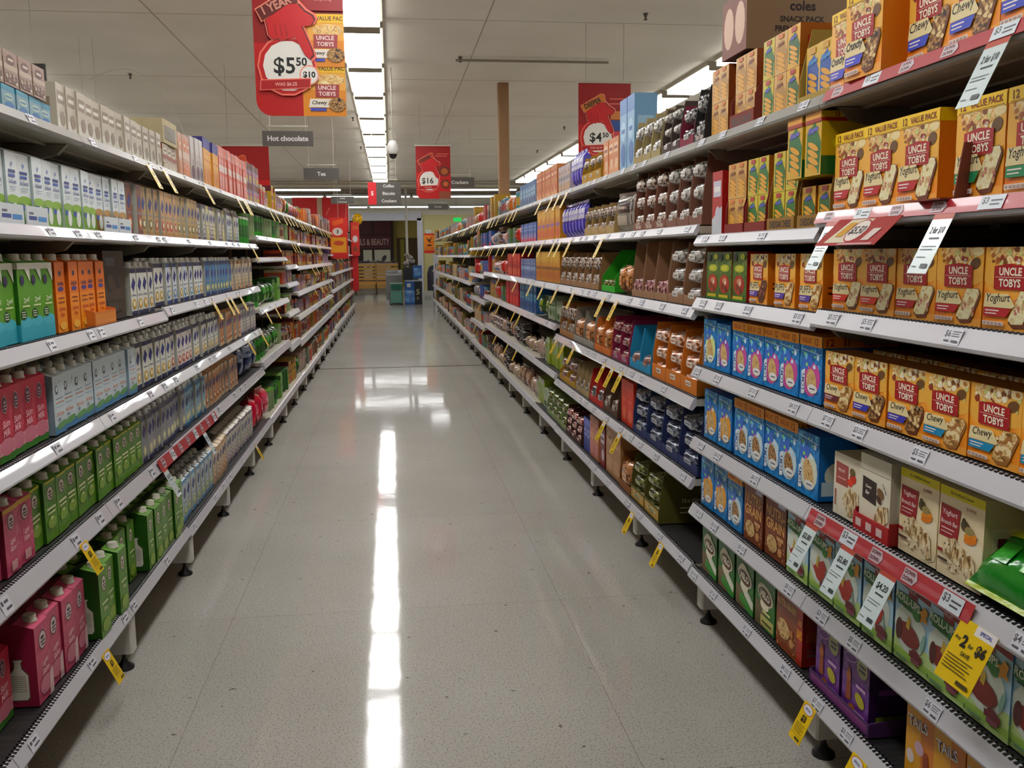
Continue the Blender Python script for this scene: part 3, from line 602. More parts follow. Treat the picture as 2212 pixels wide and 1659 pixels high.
C_or = carton(.078, .215, .075, '#e07a18', '#c25e10', [('r', 0, 0, 1, .55, '#ea9428'), ('e', .5, .84, .14, .04, '#3a3040'), ('e', .5, .62, .3, .035, '#4a3a7a'), ('t', 'Liddells', .5, .70, .06, '#3a3050', .8), ('r', .2, .48, .8, .5, '#8a3a10'), ('r', .2, .42, .8, .44, '#8a3a10'), ('t', 'Lactose', .5, .34, .06, '#b03a10', .7), ('t', 'Free', .5, .26, .06, '#b03a10', .6), ('e', .5, .1, .35, .06, '#f2b850')], nutri('#e0a0a0'))
def soy(c='#dcdcd0', band='#1c2046', foot='#c9a23c', nm='soy_milk_carton', cap=CAPS, w=.07, h=.185, word='So'):
    return carton(w, h, .06, c, '#b8b8ae', [('r', 0, .90, 1, 1, band), ('p', [(.1,.62),(.5,.82),(.9,.70),(.5,.5)], '#2c3070'), ('t', word, .5, .66, .13, '#2c3070', .7, .2, 0, .05), ('r', .15, .42, .85, .45, '#8a8a96'), ('e', .5, .24, .36, .11, foot), ('r', 0, 0, 1, .10, band), ('e', .5, .25, .2, .06, '#ece6c4')], [('r', .2, .1, .8, .6, '#a0a098')], cap=cap, nm=nm)
V_w = soy(); V_b = soy('#d4dce0', '#203a70', '#4a8ab8'); V_r = soy('#dcd6cc', '#282850', '#b83a30'); V_t = soy('#3f7ea8', '#1c3a6a', '#b0b04a'); V_p = soy('#d8c09a', '#c8a070', '#b86a40', cap=None); V_o = soy('#c98f5c', '#d8b890', '#a8542a', cap=None); V_g = soy('#9a9aa0', '#3a3a5a', '#d0cfa0')
V_n = soy('#cfc8b8', '#5a4a6a', '#8a6a9a', cap=None); V_e = soy('#d8d0b0', '#6a2a24', '#5a7a30'); V_s = soy('#cfe0e6', '#5f96bf', '#9ab85a'); V_k = soy('#8fb6c8', '#2e6a96', '#c8c890')
def sogood(bot='#6a9a2a', tail=0):
    return carton(.076, .195, .06, '#dfe6e6', '#b4bfbe', [('r', 0, 0, 1, .36, bot), ('e', .5, .36, .55, .06, '#8ab040' if not tail else '#b08a4a'), ('e', .62, .18, .24, .13, '#dfe4dc'), ('r', .10, .22, .4, .30, '#2e4aa0'), ('r', .2, .72, .8, .76, '#28407a'), ('r', .2, .66, .75, .70, '#3a5aa0'), ('t', 'SoGood', .5, .60, .06, '#28407a', .7), ('r', .2, .52, .8, .53, '#8a9aa8'), ('r', .2, .48, .7, .49, '#8a9aa8'), ('e', .5, .84, .06, .03, '#7a8fc0')], [('r', .1, .05, .4, .95, '#cdd6d6')], cap=None, nm='soy_milk_carton')
G_g = sogood(); G_b = sogood('#8a6a34', 1)
A_c = soy('#8a4a24', '#6a3018', '#c87a3a', cap=None, nm='almond_milk_carton', h=.20); A_t = soy('#c9a06a', '#b08448', '#b8442a', cap=None, nm='almond_milk_carton', h=.20); A_u = soy('#b89a5c', '#a88448', '#7a6a3a', cap=None, nm='almond_milk_carton', h=.20); A_w = soy('#cfcab8', '#4a3a5a', '#5a4a7a', cap=None, nm='almond_milk_carton', h=.19); A_y = soy('#d4cca4', '#b8a860', '#c8b848', cap=None, nm='almond_milk_carton', h=.19)
# jars, tins, generic boxes
def tin(c, lid, lab, r=.045, h=.13, nm='drink_tin'):
    b = MB(); b.lathe([(r*.97,0),(r,.004),(r,h-.012)], 0, r, M(c, .35), 18); V = []; n = 8
    for a, z in [(a, z) for z in (h*.25, h*.7) for a in range(n+1)]:
        t = -pi/2-.9+1.8*a/n; V.append(((r+.0006)*cos(t), r+(r+.0006)*sin(t), z))
    b.add(V, [(i, i+1, n+2+i, n+1+i) for i in range(n)], asmat(lab), True)
    l = MB().lathe([(r*1.02,0),(r*1.02,.010),(r*.97,.014)], 0, 0, M(lid, .35), 18).mesh('lid')
    return proto(b, nm, (2*r, h, 2*r), [('lid', l, (0, r, h-.013))])
def gbox(w, h, d, c1, c2, c3, c4, v=0, nm='grocery_box'):
    b = MB(); b.box(-w/2, 0, 0, w/2, d, h, M(c1, .4))
    it = {0: [('r', 0, .78, 1, 1, c2), ('e', .5, .55, .36, .14, c3), ('r', .25, .52, .75, .58, c4), ('e', .55, .22, .34, .16, c4)],
          1: [('p', [(0,0),(1,0),(1,.45),(0,.25)], c2), ('r', .12, .6, .88, .85, c3), ('r', .2, .68, .8, .76, c4), ('e', .6, .3, .28, .15, c3)],
          2: [('r', 0, .45, 1, .6, c2), ('e', .5, .75, .3, .14, c3), ('r', .3, .72, .7, .79, c4), ('r', .1, .08, .9, .36, c3), ('s', .12, .1, .88, .35, 12, .006, [c4, c1, c2], 2)],
          3: [('p', [(0,1),(1,1),(1,.7),(.5,.6),(0,.75)], c2), ('r', .15, .4, .85, .5, c4), ('e', .5, .22, .4, .16, c3)]}[v % 4]
    b.front(w, h, it); b.sideL(w, h, d, [('r', 0, .78, 1, 1, c2), ('r', .2, .3, .8, .6, c4)] if v % 2 == 0 else [('r', .15, .2, .85, .7, c3)]); b.sideR(w, h, d, [('r', .15, .2, .85, .7, c3)])
    return proto(b, nm, (w, h, d))
# ------------------------------------------------------------------ right side, near bays
R, L = 'R', 'L'
MB_ = ('muesli bar box', 'muesli bar box', 'muesli_bar_box')
def mrun(lev, y0, y1, n, pr, desc, **k): run(R, lev, y0, y1, n, pr, desc, 'box', 'muesli_bar_box', **k)
# top shelf
mrun(0, 1.68, 1.955, 1, U_cr, 'orange crunchy bar value box, set forward', depth=.0) if 0 else None
put(U_cr, R, 0, 1.925, 'orange crunchy bar value box set forward', 'box', 'muesli_bar_box', depth=-.012, yaw=.05)
put(U_cr, R, 0, 2.085, 'orange crunchy bar value box', 'box', 'muesli_bar_box', depth=.03)
mrun(0, 1.24, 1.83, 4, U_cv, 'orange chewy bar box with blue flash')
run(R, 0, 2.17, 2.32, 2, S_b, 'yellow and blue cracker box in a tray', 'box', 'cracker_box', depth=.04)
T_kh = tray(.17, .19, .16, '#a89048', lip=.02, slope=.2); put(T_kh, R, 0, 2.245, 'khaki cardboard tray around blue cracker boxes', 'tray', 'display_tray', depth=.028)
run(R, 0, 2.34, 2.58, 3, [S_y, S_o, S_g], 'yellow cracker box', 'box', 'cracker_box', stack=2)
T_br = tray(.19, .20, .30, '#7a3424', lip=.045, slope=.25, word='FRENCH ONION', wc='#2a1a12')
T_b2 = tray(.20, .19, .34, '#8a5c44', lip=.035, slope=.15)
for yy, dd in ((2.72, 'brown tray of onion snack boxes'),): put(T_br, R, 0, yy, dd, 'tray', 'display_tray', depth=.028)
run(R, 0, 2.64, 2.80, 2, S_o, 'tan onion snack box', 'box', 'cracker_box', depth=.035, stack=2)
run(R, 0, 2.86, 3.00, 2, S_o, 'tan onion snack box', 'box', 'cracker_box', depth=.035, stack=2)
# upper case of the same snack on top
def case_box():
    b = MB(); c = ramp_mat('case_card', ['#54362a', '#5c3c2e'], 6, .6)
    b.box(-.1, 0, 0, .1, .34, .17, c, front=M('#7a4638', .5)); k = '#1c120e'
    b.sideR(.2, .17, .34, [('r', 0, 0, 1, 1, '#8a7356'), ('t', 'coles', .5, .72, .17, k, .5, 0, 0, .03), ('t', 'SNACK PACK', .5, .50, .10, k, .7, 0, 0, .03), ('t', 'FRENCH ONION', .5, .34, .10, k, .8, 0, 0, .03), ('t', '12 x 30g', .5, .20, .08, k, .4)])
    b.front(.2, .17, [('e', .28, .5, .2, .36, '#caa58a'), ('e', .74, .5, .2, .36, '#caa58a')])
    return proto(b, 'snack_case', (.2, .17, .34))
put(case_box(), R, 0, 2.80, 'brown case of onion snack packs on top', 'box', 'snack_case', depth=.03, z=.222)
# second shelf, near
for yy in (1.50, 1.355, 1.21): put(U_vt, R, 1, yy+.07, 'yellow-topped yoghurt bar box, green stripe', 'box', 'muesli_bar_box')
for yy in (1.765, 1.905, 2.045): put(U_vp, R, 1, yy, 'yellow-topped yoghurt bar box, red flash', 'box', 'muesli_bar_box')
def carton_flap():
    b = MB(); c = ramp_mat('flap_card', ['#6e3424', '#7d402c'], 9, .7)
    b.box(-.05, -.045, 0, .05, .02, .003, c); b.add([(.05,-.02,0),(.053,-.02,0),(.053,.03,.0),(.05,.03,0),(.058,-.01,.10),(.061,-.01,.10),(.061,.02,.10),(.058,.02,.10)], [(0,1,5,4),(1,2,6,5),(2,3,7,6),(3,0,4,7),(4,5,6,7),(3,2,1,0)], c)
    return proto(b, 'cardboard_flap', (.1, .1, .07))
put(carton_flap(), R, 1, 1.645, 'torn brown cardboard flap between boxes', 'cardboard', 'cardboard_flap', depth=.02)
T_g1 = tray(.175, .22, .28, '#8f6a26', lip=.035, slope=.1, word='CHEDDAR CHEESE', wc='#2a1c10'); T_r1 = tray(.15, .215, .28, '#7a2418', lip=.03, slope=.15)
put(T_g1, R, 1, 2.225, 'tan cracker tray beside the value boxes', 'tray', 'display_tray', depth=.028); run(R, 1, 2.145, 2.305, 2, S_y, 'yellow cracker box in tan tray', 'box', 'cracker_box', depth=.035)
run(R, 1, 2.13, 2.33, 2, S_v, 'yellow-green cracker value box on upper tray', 'box', 'cracker_box', depth=.0, z0=1.37+.125)
put(T_g1, R, 1, 2.42, 'tan tray of green cracker boxes', 'tray', 'display_tray', depth=.028); run(R, 1, 2.34, 2.50, 2, S_g, 'green cracker box in tan tray', 'box', 'cracker_box', depth=.035, stack=2)
put(T_r1, R, 1, 2.60, 'dark red tray of green cracker boxes', 'tray', 'display_tray', depth=.028); run(R, 1, 2.53, 2.675, 2, S_g, 'small green cracker box in red tray', 'box', 'cracker_box', depth=.035, stack=2)
put(T_r1, R, 1, 2.765, 'dark red tray of tan cracker boxes', 'tray', 'display_tray', depth=.028); run(R, 1, 2.695, 2.835, 2, S_o, 'small tan cracker box in red tray', 'box', 'cracker_box', depth=.035, stack=2)
Wb = gbox(.09, .20, .2, '#a6221e', '#c8ccd0', '#c8c4d0', '#e8e6e0', 1, 'cracker_box'); run(R, 1, 2.87, 2.97, 1, Wb, 'red and white cracker box', 'box', 'cracker_box')
# third shelf
mrun(2, 1.25, 1.83, 4, U_yog, 'orange yoghurt bar box with crimson flash'); mrun(2, 1.83, 2.115, 2, U_yor, 'orange yoghurt bar box with red flash')
mrun(2, 2.14, 2.47, 2, U_puf, 'orange oat puffs box', rows=2); mrun(2, 2.48, 2.64, 1, U_puc, 'orange chocolate puffs box')
NUT = plain_food_box(.12, .15, .08, '#3d5a1c', None, [('r', 0, 0, 1, 1, ramp_mat('hedge_print', ['#2f4a16', '#56742a', '#3d5a1c', '#7a8a3a'], 22, .38)), ('e', .5, .66, .34, .08, '#a8b020'), ('t', 'NUTS', .5, .66, .09, '#e0d860', .5, 0, 0, .05), ('e', .5, .33, .36, .20, '#a8321e'), ('e', .55, .38, .12, .08, '#e0a080'), ('e', .4, .28, .12, .07, '#7a3c1c'), ('e', .62, .22, .10, .06, '#6a3018'), ('e', .46, .40, .09, .05, '#c89a70'), ('e', .6, .36, .05, .04, '#f0e0d0'), ('r', .12, .04, .8, .1, '#c8b020'), ('r', 0, 0, 1, .04, '#2f7a22'), ('e', .75, .9, .16, .06, '#c8cc20'), ('e', .25, .88, .12, .07, '#3a3a46')], [], None, nm='nut_bar_box', side='#a01818')
run(R, 2, 2.66, 3.015, 3, NUT, 'green and red nut bar box', 'box', 'nut_bar_box')
mrun(2, 1.25, 2.1, 6, U_ch, 'orange muesli bar box in back row', depth=.22)
# fourth shelf
mrun(3, 1.56, 1.70, 1, U_ct, 'orange chewy bar box with teal flash'); mrun(3, 1.27, 1.56, 2, U_ct, 'orange chewy bar box with teal flash', )
mrun(3, 1.70, 1.99, 2, U_cb, 'orange chewy bar box with blue flash'); mrun(3, 1.99, 2.125, 1, U_ch, 'orange chewy bar box with maroon flash'); 
mrun(3, 1.3, 2.12, 6, U_ch, 'orange chewy bar box in the back row', depth=.15)
run(R, 3, 2.15, 2.29, 1, L_a, 'pink and blue orange-topped rice bar box', 'box', 'rice_bar_box', rows=2)
run(R, 3, 2.29, 2.75, 4, [L_a, L_a, L_a, L_a], 'blue orange-topped rice bar box', 'box', 'rice_bar_box', rows=2)
run(R, 3, 2.77, 2.90, 1, L_b, 'blue and purple rice bar box', 'box', 'rice_bar_box'); run(R, 3, 2.90, 3.02, 1, L_y, 'blue and pale yellow rice bar box', 'box', 'rice_bar_box')
# fifth shelf
run(R, 4, 1.49, 1.78, 2, MG, 'cream fruit bar box with dark red panel', 'box', 'muesli_bar_box')
put(MC, R, 4, 1.855, 'tall cream brown-panelled box in red tray', 'box', 'muesli_bar_box', depth=.02)
RT = MB().box(-.075, -.004, 0, .075, 0, .04, M('#a01820', .5)).box(-.075, 0, 0, -.071, .13, .05, M('#8a141c', .5)).box(.071, 0, 0, .075, .13, .05, M('#8a141c', .5)).box(-.075, 0, 0, .075, .13, .002, M('#8a141c', .5))
RT.front(.15, .04, [('r', .08, .3, .24, .75, '#d8c0bc'), ('r', .38, .3, .54, .75, '#d8c0bc'), ('r', .68, .3, .84, .75, '#d8c0bc')], y=-.004)
put(proto(RT, 'display_tray', (.15, .05, .13)), R, 4, 1.855, 'red shelf tray with three pale stamps', 'tray', 'display_tray', depth=.016)
put(MS, R, 4, 2.0, 'cream muesli bar box with rose panel', 'box', 'muesli_bar_box', depth=.03)
run(R, 4, 2.14, 2.28, 1, L_d, 'blue rice bar box with cream blob', 'box', 'rice_bar_box'); run(R, 4, 2.28, 2.72, 4, L_c, 'blue-white orange-topped rice bar box', 'box', 'rice_bar_box', rows=2)
run(R, 4, 2.75, 3.02, 2, L_e, 'blue rice bar box with brown blob', 'box', 'rice_bar_box')
GB = pillow(.24, .20, .09, film('#127a1a', .15), [('r', .1, .72, .45, .92, film('#c8cc20')), ('r', .55, .3, .8, .7, film('#5ab83a')), ('r', .2, .3, .4, .6, film('#2f9a28'))], seed=4, nm='snack_bag', seals=film('#a8b820'))
o = put(GB, R, 4, 1.40, 'shiny green snack bag slumped at shelf edge', 'bag', 'snack_bag', depth=-.012, z=.050); o.rotation_euler = (radians(-50), 0, -pi/2)
o = put(GB, R, 4, 1.16, 'shiny green snack bag slumped at shelf edge', 'bag', 'snack_bag', depth=.01, z=.076); o.rotation_euler = (radians(-55), 0, -pi/2)
# sixth shelf
run(R, 5, 1.52, 1.77, 2, RU1, 'pale blue fruit roll box with red cup', 'box', 'fruit_snack_box'); run(R, 5, 1.27, 1.52, 2, RU1, 'pale blue fruit roll box with red cup', 'box', 'fruit_snack_box')
run(R, 5, 1.77, 2.05, 2, RU0, 'pale blue fruit roll box with red ramp', 'box', 'fruit_snack_box'); run(R, 5, 2.05, 2.32, 2, RU0, 'pale blue fruit roll box with red ramp', 'box', 'fruit_snack_box')
run(R, 5, 2.33, 2.63, 2, NG, 'brown cereal bar box with tan lettering', 'box', 'cereal_box', rows=2)
run(R, 5, 2.64, 2.77, 1, L_c, 'blue cereal bar box with orange top', 'box', 'rice_bar_box'); run(R, 5, 2.78, 3.02, 2, L_e, 'blue and orange rice bar box', 'box', 'rice_bar_box')
# bottom shelf
run(R, 6, 2.39, 2.53, 1, MI2, 'green malt bar box with yellow panel', 'box', 'cereal_box'); run(R, 6, 2.54, 3.01, 3, MI, 'green malt bar box with white swoosh', 'box', 'cereal_box')
put(NG2, R, 6, 2.285, 'brown and red ten-bar cereal box', 'box', 'cereal_box')
run(R, 6, 1.86, 2.13, 2, PB, 'purple biscuit box', 'box', 'biscuit_box')
PT = tray(.30, .045, .30, '#4a2a58', lip=.03, slope=.6, face='#7a3a74'); put(PT, R, 6, 1.99, 'low purple shelf tray under the purple boxes', 'tray', 'display_tray', depth=.022)
TD = plain_food_box(.10, .19, .07, '#cc7c1e', None, [('r', 0, 0, .55, 1, '#d8a022'), ('t', 'TAiLS', .42, .66, .12, '#4a2030', .7, -.1, .1, .09), ('t', 'TAiLS', .42, .66, .12, '#ece4dc', .7, -.1, .1, .02), ('e', .5, .40, .16, .08, '#caa8b8'), ('e', .2, .24, .14, .08, '#dfd0c8'), ('e', .75, .30, .1, .12, '#8a3a1e'), ('e', .72, .12, .12, .05, '#a8602a'), ('e', .3, .88, .3, .06, '#8a6a2a')], [], None, nm='biscuit_box', side='#a85a1a')
run(R, 6, 1.40, 1.71, 3, TD, 'orange and yellow biscuit box', 'box', 'biscuit_box')

# ------------------------------------------------------------------ right side, second stretch (3.0 to 5.7 m)
FB = flow('#5a3424', '#c9beb0', .075, .055, .14, 1); FS = flow('#8f8a84', '#d8d2ca', .075, .06, .14, 2); FO = flow('#b8682a', '#e6dccf', .08, .07, .14, 3)
FN = flow('#2a3456', '#9fa4ae', .08, .06, .14, 4); FG = flow('#4f5628', '#9a9a5a', .08, .06, .16, 5); FM = flow('#7a2a3a', '#d0a8a0', .07, .055, .14, 6)
FK = flow('#1e1c1e', '#a8a4a0', .075, .06, .14, 7); FR = flow('#a83a2a', '#e0d0c8', .075, .055, .14, 8); FW = flow('#b8a8a0', '#8a4a40', .085, .05, .14, 9); FC = flow('#a86a3a', '#d89a60', .11, .13, .08, 10)
def tr_run(lev, y0, y1, n, col, fp, h, cols, lay, dtray, dpk, lip=.035, word=None, face=None, wc='#e8d8c0', slope=.1):
    p = (y1-y0)/n; T = tray(p-.006, h, .22, col, lip=lip, slope=slope, word=word, face=face, wc=wc)
    for k in range(n):
        y = y0+p*(k+.5)
        put(T, R, lev, y, dtray, 'tray', 'display_tray', depth=.022)
        for c in range(cols):
            for q in range(lay): put(fp, R, lev, y-p/2+p*(c+.5)/cols, dpk, 'packet', 'biscuit_packet', depth=.0235+.003*((q+c) % 2), z=.004+q*((h*.94-.004)/lay), sx=(p/cols-.022)/fp[2][0], sz=((h*.94-.004)/lay-.003)/fp[2][1] if lay > 1 else (1 if fp[2][1] > .1 else 1.5))
tr_run(1, 3.04, 3.46, 3, '#7a5242', FS, .24, 1, 3, 'brown tray of silver biscuit packets', 'silver and brown biscuit packet in a tray')
tr_run(1, 3.46, 3.93, 3, '#7a4e3c', FB, .24, 1, 3, 'tall brown biscuit tray', 'dark brown biscuit packet in a tray', word='TimTam', wc='#c8b8ac')
bb = bag('#8a8278', '#3a2c28', '#b8a898', seed=11, w=.16, h=.18); run(R, 1, 3.95, 4.26, 2, bb, 'crinkled silver biscuit bag', 'bag', 'snack_bag', yawj=.3)
tr_run(1, 4.28, 4.95, 4, '#a88c5c', FB, .15, 2, 2, 'low beige biscuit tray', 'brown biscuit packet in a beige tray', lip=.04)
bp = bag('#4438a0', '#c8c4d8', '#6a60c0', seed=12, w=.09, h=.2); run(R, 1, 5.0, 5.68, 7, bp, 'purple and white snack bag', 'bag', 'snack_bag')
oy = gbox(.17, .21, .12, '#c98a28', '#d8a83c', '#c8602c', '#8a5a9a', 3, 'cracker_box'); run(R, 1, 5.74, 6.66, 5, oy, 'yellow and orange cracker box', 'box', 'cracker_box')
# top shelf
tr_run(0, 3.03, 3.14, 1, '#25201e', FK, .18, 1, 2, 'black biscuit tray beside the brown stack', 'black biscuit packet', word='TimTam', wc='#c8b8b0')
tr_run(0, 3.14, 3.30, 1, '#7a1e38', FK, .15, 1, 2, 'maroon biscuit tray', 'black biscuit packet in the maroon tray')
tr_run(0, 3.30, 3.52, 2, '#4a3a34', FS, .17, 1, 3, 'dark tray of silver packets', 'silver packet on the top shelf')
tr_run(0, 3.54, 3.94, 3, '#a49468', FS, .18, 1, 2, 'beige biscuit tray on the top shelf', 'silver packet in a beige tray')
bt_ = gbox(.12, .31, .1, '#7ea6c4', '#4a7ab0', '#a8c8dc', '#3a6aa0', 0, 'cracker_box'); run(R, 0, 3.96, 4.22, 2, bt_, 'tall pale blue cracker box', 'box', 'cracker_box')
ob_ = gbox(.1, .17, .1, '#c47a42', '#d89a6a', '#e0b890', '#8a4a2a', 1, 'cracker_box'); run(R, 0, 4.26, 4.55, 3, ob_, 'orange wafer box', 'box', 'cracker_box')
tr_run(0, 4.56, 5.02, 3, '#b08820', FB, .14, 1, 2, 'yellow biscuit caddy', 'brown packet in the yellow caddy', lip=.05)
run(R, 0, 5.06, 5.38, 4, bp, 'purple snack bag on the top shelf', 'bag', 'snack_bag')
wb = gbox(.09, .16, .1, '#b8b0b4', '#8a8488', '#c8a070', '#6a5a9a', 2, 'cracker_box'); run(R, 0, 5.4, 5.8, 4, wb, 'grey and white wafer box', 'box', 'cracker_box')
bo = gbox(.11, .195, .1, '#c07f4c', '#d8a070', '#b85a3a', '#e0c8a0', 1, 'cracker_box'); run(R, 0, 5.82, 6.66, 7, bo, 'tan and orange wafer box', 'box', 'cracker_box')
sb = gbox(.12, .17, .1, '#7f9cb4', '#4a6a94', '#a0bccc', '#2a3a6a', 0, 'cracker_box'); run(R, 0, 6.7, 7.5, 6, sb, 'blue-grey cracker box', 'box', 'cracker_box')
# third shelf
tr_run(2, 3.04, 3.42, 2, '#8a6448', FS, .22, 1, 3, 'brown open-front biscuit tray', 'silver packet in an open-front tray')
tr_run(2, 3.42, 3.95, 3, '#8c6a4c', FM, .23, 2, 1, 'tall light brown nearly empty biscuit tray', 'maroon and white packet in a tall tray', lip=.03)
run(R, 2, 3.98, 4.25, 2, FC, 'copper biscuit packet standing up', 'packet', 'biscuit_packet')
gbx = tray(.27, .2, .2, '#2f9a1c', lip=.03, slope=.5); put(gbx, R, 2, 4.43, 'bright green display tray', 'tray', 'display_tray'); 
for yy in (4.34, 4.43, 4.52): put(FG, R, 2, yy, 'olive packet in the green tray', 'packet', 'biscuit_packet', depth=.035, z=.004)
tr_run(2, 4.6, 5.7, 6, '#8c6844', FB, .19, 1, 2, 'brown open biscuit tray', 'brown packet in an open tray')
oyt = gbox(.045, .20, .12, '#c48a2c', '#d8b04a', '#b8682c', '#6a3a24', 3, 'cracker_box'); run(R, 2, 5.74, 6.7, 18, oyt, 'slim yellow cracker box', 'box', 'cracker_box', jit=.002)
# fourth shelf
tr_run(3, 3.06, 3.62, 3, '#c9761c', FO, .22, 1, 3, 'orange biscuit display tray', 'orange and white biscuit packet', lip=.055)
tr_run(3, 3.64, 3.98, 2, '#1f86ac', FW, .18, 1, 1, 'teal blue biscuit tray', 'pale packet in the teal tray', lip=.04)
tr_run(3, 4.0, 4.32, 2, '#8a1e48', FM, .20, 1, 3, 'magenta biscuit tray', 'maroon packet in the magenta tray', word='TimTam', wc='#a89aa8')
tr_run(3, 4.34, 4.7, 2, '#c06a20', FC, .17, 1, 1, 'orange-brown tray', 'copper packet in an orange tray')
tr_run(3, 4.72, 5.25, 2, '#8f8a80', FC, .19, 1, 1, 'grey lidded cardboard tray', 'copper packet in the grey tray')
tr_run(3, 5.25, 5.7, 2, '#9a6c3c', FB, .20, 2, 2, 'light brown biscuit tray', 'brown packet in the light brown tray')
# fifth shelf
tr_run(4, 3.04, 3.92, 4, '#26305a', FN, .22, 1, 3, 'navy blue biscuit tray', 'navy and silver biscuit packet')
rb = gbox(.11, .20, .1, '#d83a18', '#e0502a', '#d84020', '#e86a40', 0, 'cracker_box'); run(R, 4, 3.94, 4.18, 2, rb, 'vermilion biscuit box', 'box', 'biscuit_box')
tr_run(4, 4.2, 4.5, 2, '#5a4030', FB, .16, 1, 1, 'dark brown tray', 'brown packet in a dark tray')
tr_run(4, 4.5, 4.82, 2, '#b02620', FK, .17, 1, 1, 'red-edged tray', 'dark packet in a red-edged tray')
tr_run(4, 4.84, 5.2, 3, '#a8946c', FB, .16, 1, 1, 'pale beige tray', 'brown packet in a pale tray')
tr_run(4, 5.22, 5.7, 2, '#b8902a', FW, .16, 1, 2, 'mustard yellow tray', 'pale packet in the mustard tray', slope=.8)
# bottom shelf (near end left empty)
tr_run(5, 3.50, 3.94, 2, '#5a541e', FG, .20, 1, 3, 'dark olive and gold biscuit tray', 'olive green biscuit packet', lip=.06, face='#b8902a', word='12 x 250g', wc='#c8c0a8')
tr_run(5, 3.95, 4.16, 1, '#8a5a2c', FC, .16, 1, 1, 'tan tray beside the olive trays', 'copper packet on the bottom shelf')
tb = gbox(.15, .24, .2, '#b08458', '#a47a50', '#c49a70', '#8a5a3a', 2, 'biscuit_box'); run(R, 5, 4.17, 4.46, 2, tb, 'tall tan biscuit case', 'box', 'biscuit_case')
db = gbox(.1, .2, .12, '#6a1418', '#7a1a1e', '#c8b8c0', '#4a0c10', 1, 'biscuit_box'); run(R, 5, 4.47, 4.62, 1, db, 'dark red biscuit box', 'box', 'biscuit_box')
tp = gbox(.1, .22, .12, '#b87a58', '#c89070', '#c07a80', '#8a5a3a', 2, 'biscuit_box'); run(R, 5, 4.63, 4.85, 2, tp, 'pinkish tan biscuit box', 'box', 'biscuit_box')
bl = gbox(.08, .18, .12, '#3a4a9a', '#5a6ab8', '#8a90c8', '#2a3070', 0, 'biscuit_box'); run(R, 5, 4.86, 5.02, 2, bl, 'blue biscuit box', 'box', 'biscuit_box')
tr_run(5, 5.05, 5.5, 3, '#4a2a24', FR, .17, 1, 3, 'dark tray of red packets', 'red and black biscuit packet')
tr_run(5, 5.5, 6.2, 4, '#7c8a5c', FG, .18, 1, 2, 'sage green biscuit tray', 'green biscuit packet on the bottom shelf')

# ------------------------------------------------------------------ left side, near
def lrun(lev, y0, y1, n, pr, desc, rows=1, nm='milk_carton', cat='carton', **k):
    k.setdefault('jit', .014); k.setdefault('yawj', .035); run(L, lev, y0, y1, n, pr, desc, cat, nm, rows=rows, **k)
# bottom shelf
lrun(5, 2.0, 2.27, 3, C_rd, 'rose red skim milk carton', rows=2, depth=.07); lrun(5, 2.30, 2.67, 4, C_pk, 'pink light skim milk carton', rows=3, depth=.022)
lrun(5, 2.70, 2.98, 3, C_gb, 'green milk carton', rows=3, depth=-.004); lrun(5, 2.99, 3.28, 3, C_gb, 'green milk carton', rows=3, depth=.045); lrun(5, 3.30, 3.85, 6, C_gb, 'green milk carton', rows=3, depth=.002)
V_s2 = soy('#c4d4da', '#5f96bf', '#9ab85a', cap=CAPS, h=.19); lrun(5, 3.87, 4.62, 8, V_s2, 'pale blue milk carton', rows=2)
lrun(5, 4.62, 5.05, 5, V_p, 'peach and cream soy milk carton', nm='soy_milk_carton'); lrun(5, 5.05, 6.0, 12, V_n, 'beige soy milk carton', nm='soy_milk_carton', rows=2)
RBag = bag('#c01838', '#d84a6a', '#e07a8a', w=.2, h=.22, d=.12, seed=21); run(L, 5, 6.0, 6.75, 3, RBag, 'red and pink bag slumped on the shelf', 'bag', 'snack_bag', depth=.025, yawj=.3)
# fifth shelf
lrun(4, 2.0, 2.46, 5, C_pr, 'pink and gold light milk carton', rows=2); lrun(4, 2.46, 3.52, 12, C_gr, 'green lite milk carton', rows=3)
lrun(4, 3.53, 4.25, 10, V_g, 'grey and cream soy milk carton', nm='soy_milk_carton', rows=2); lrun(4, 4.25, 4.72, 6, V_k, 'teal and white soy milk carton', nm='soy_milk_carton', rows=2)
lrun(4, 4.73, 5.7, 10, V_o, 'tan soy milk carton', nm='soy_milk_carton')
NB = bag('#182850', '#8a9ab0', '#243a6a', w=.2, h=.24, d=.12, seed=22); run(L, 4, 5.72, 6.54, 3, NB, 'navy blue bag', 'bag', 'snack_bag', depth=.025, yawj=.3)
# fourth shelf
lrun(3, 1.96, 2.64, 8, C_rd, 'rose red skim milk carton', rows=2); lrun(3, 2.66, 3.51, 9, C_bl, 'pale blue full cream milk carton', rows=3)
lrun(3, 3.53, 4.05, 6, V_w, 'white and navy soy milk carton', nm='soy_milk_carton', rows=2); lrun(3, 4.08, 4.5, 5, V_r, 'white soy milk carton with red foot', nm='soy_milk_carton', rows=2)
lrun(3, 4.52, 5.2, 8, V_w, 'white and navy soy milk carton', nm='soy_milk_carton', rows=2); lrun(3, 5.22, 5.9, 8, V_o, 'orange tan soy milk carton', nm='soy_milk_carton'); lrun(3, 5.9, 6.54, 7, V_n, 'mauve and beige soy milk carton', nm='soy_milk_carton')
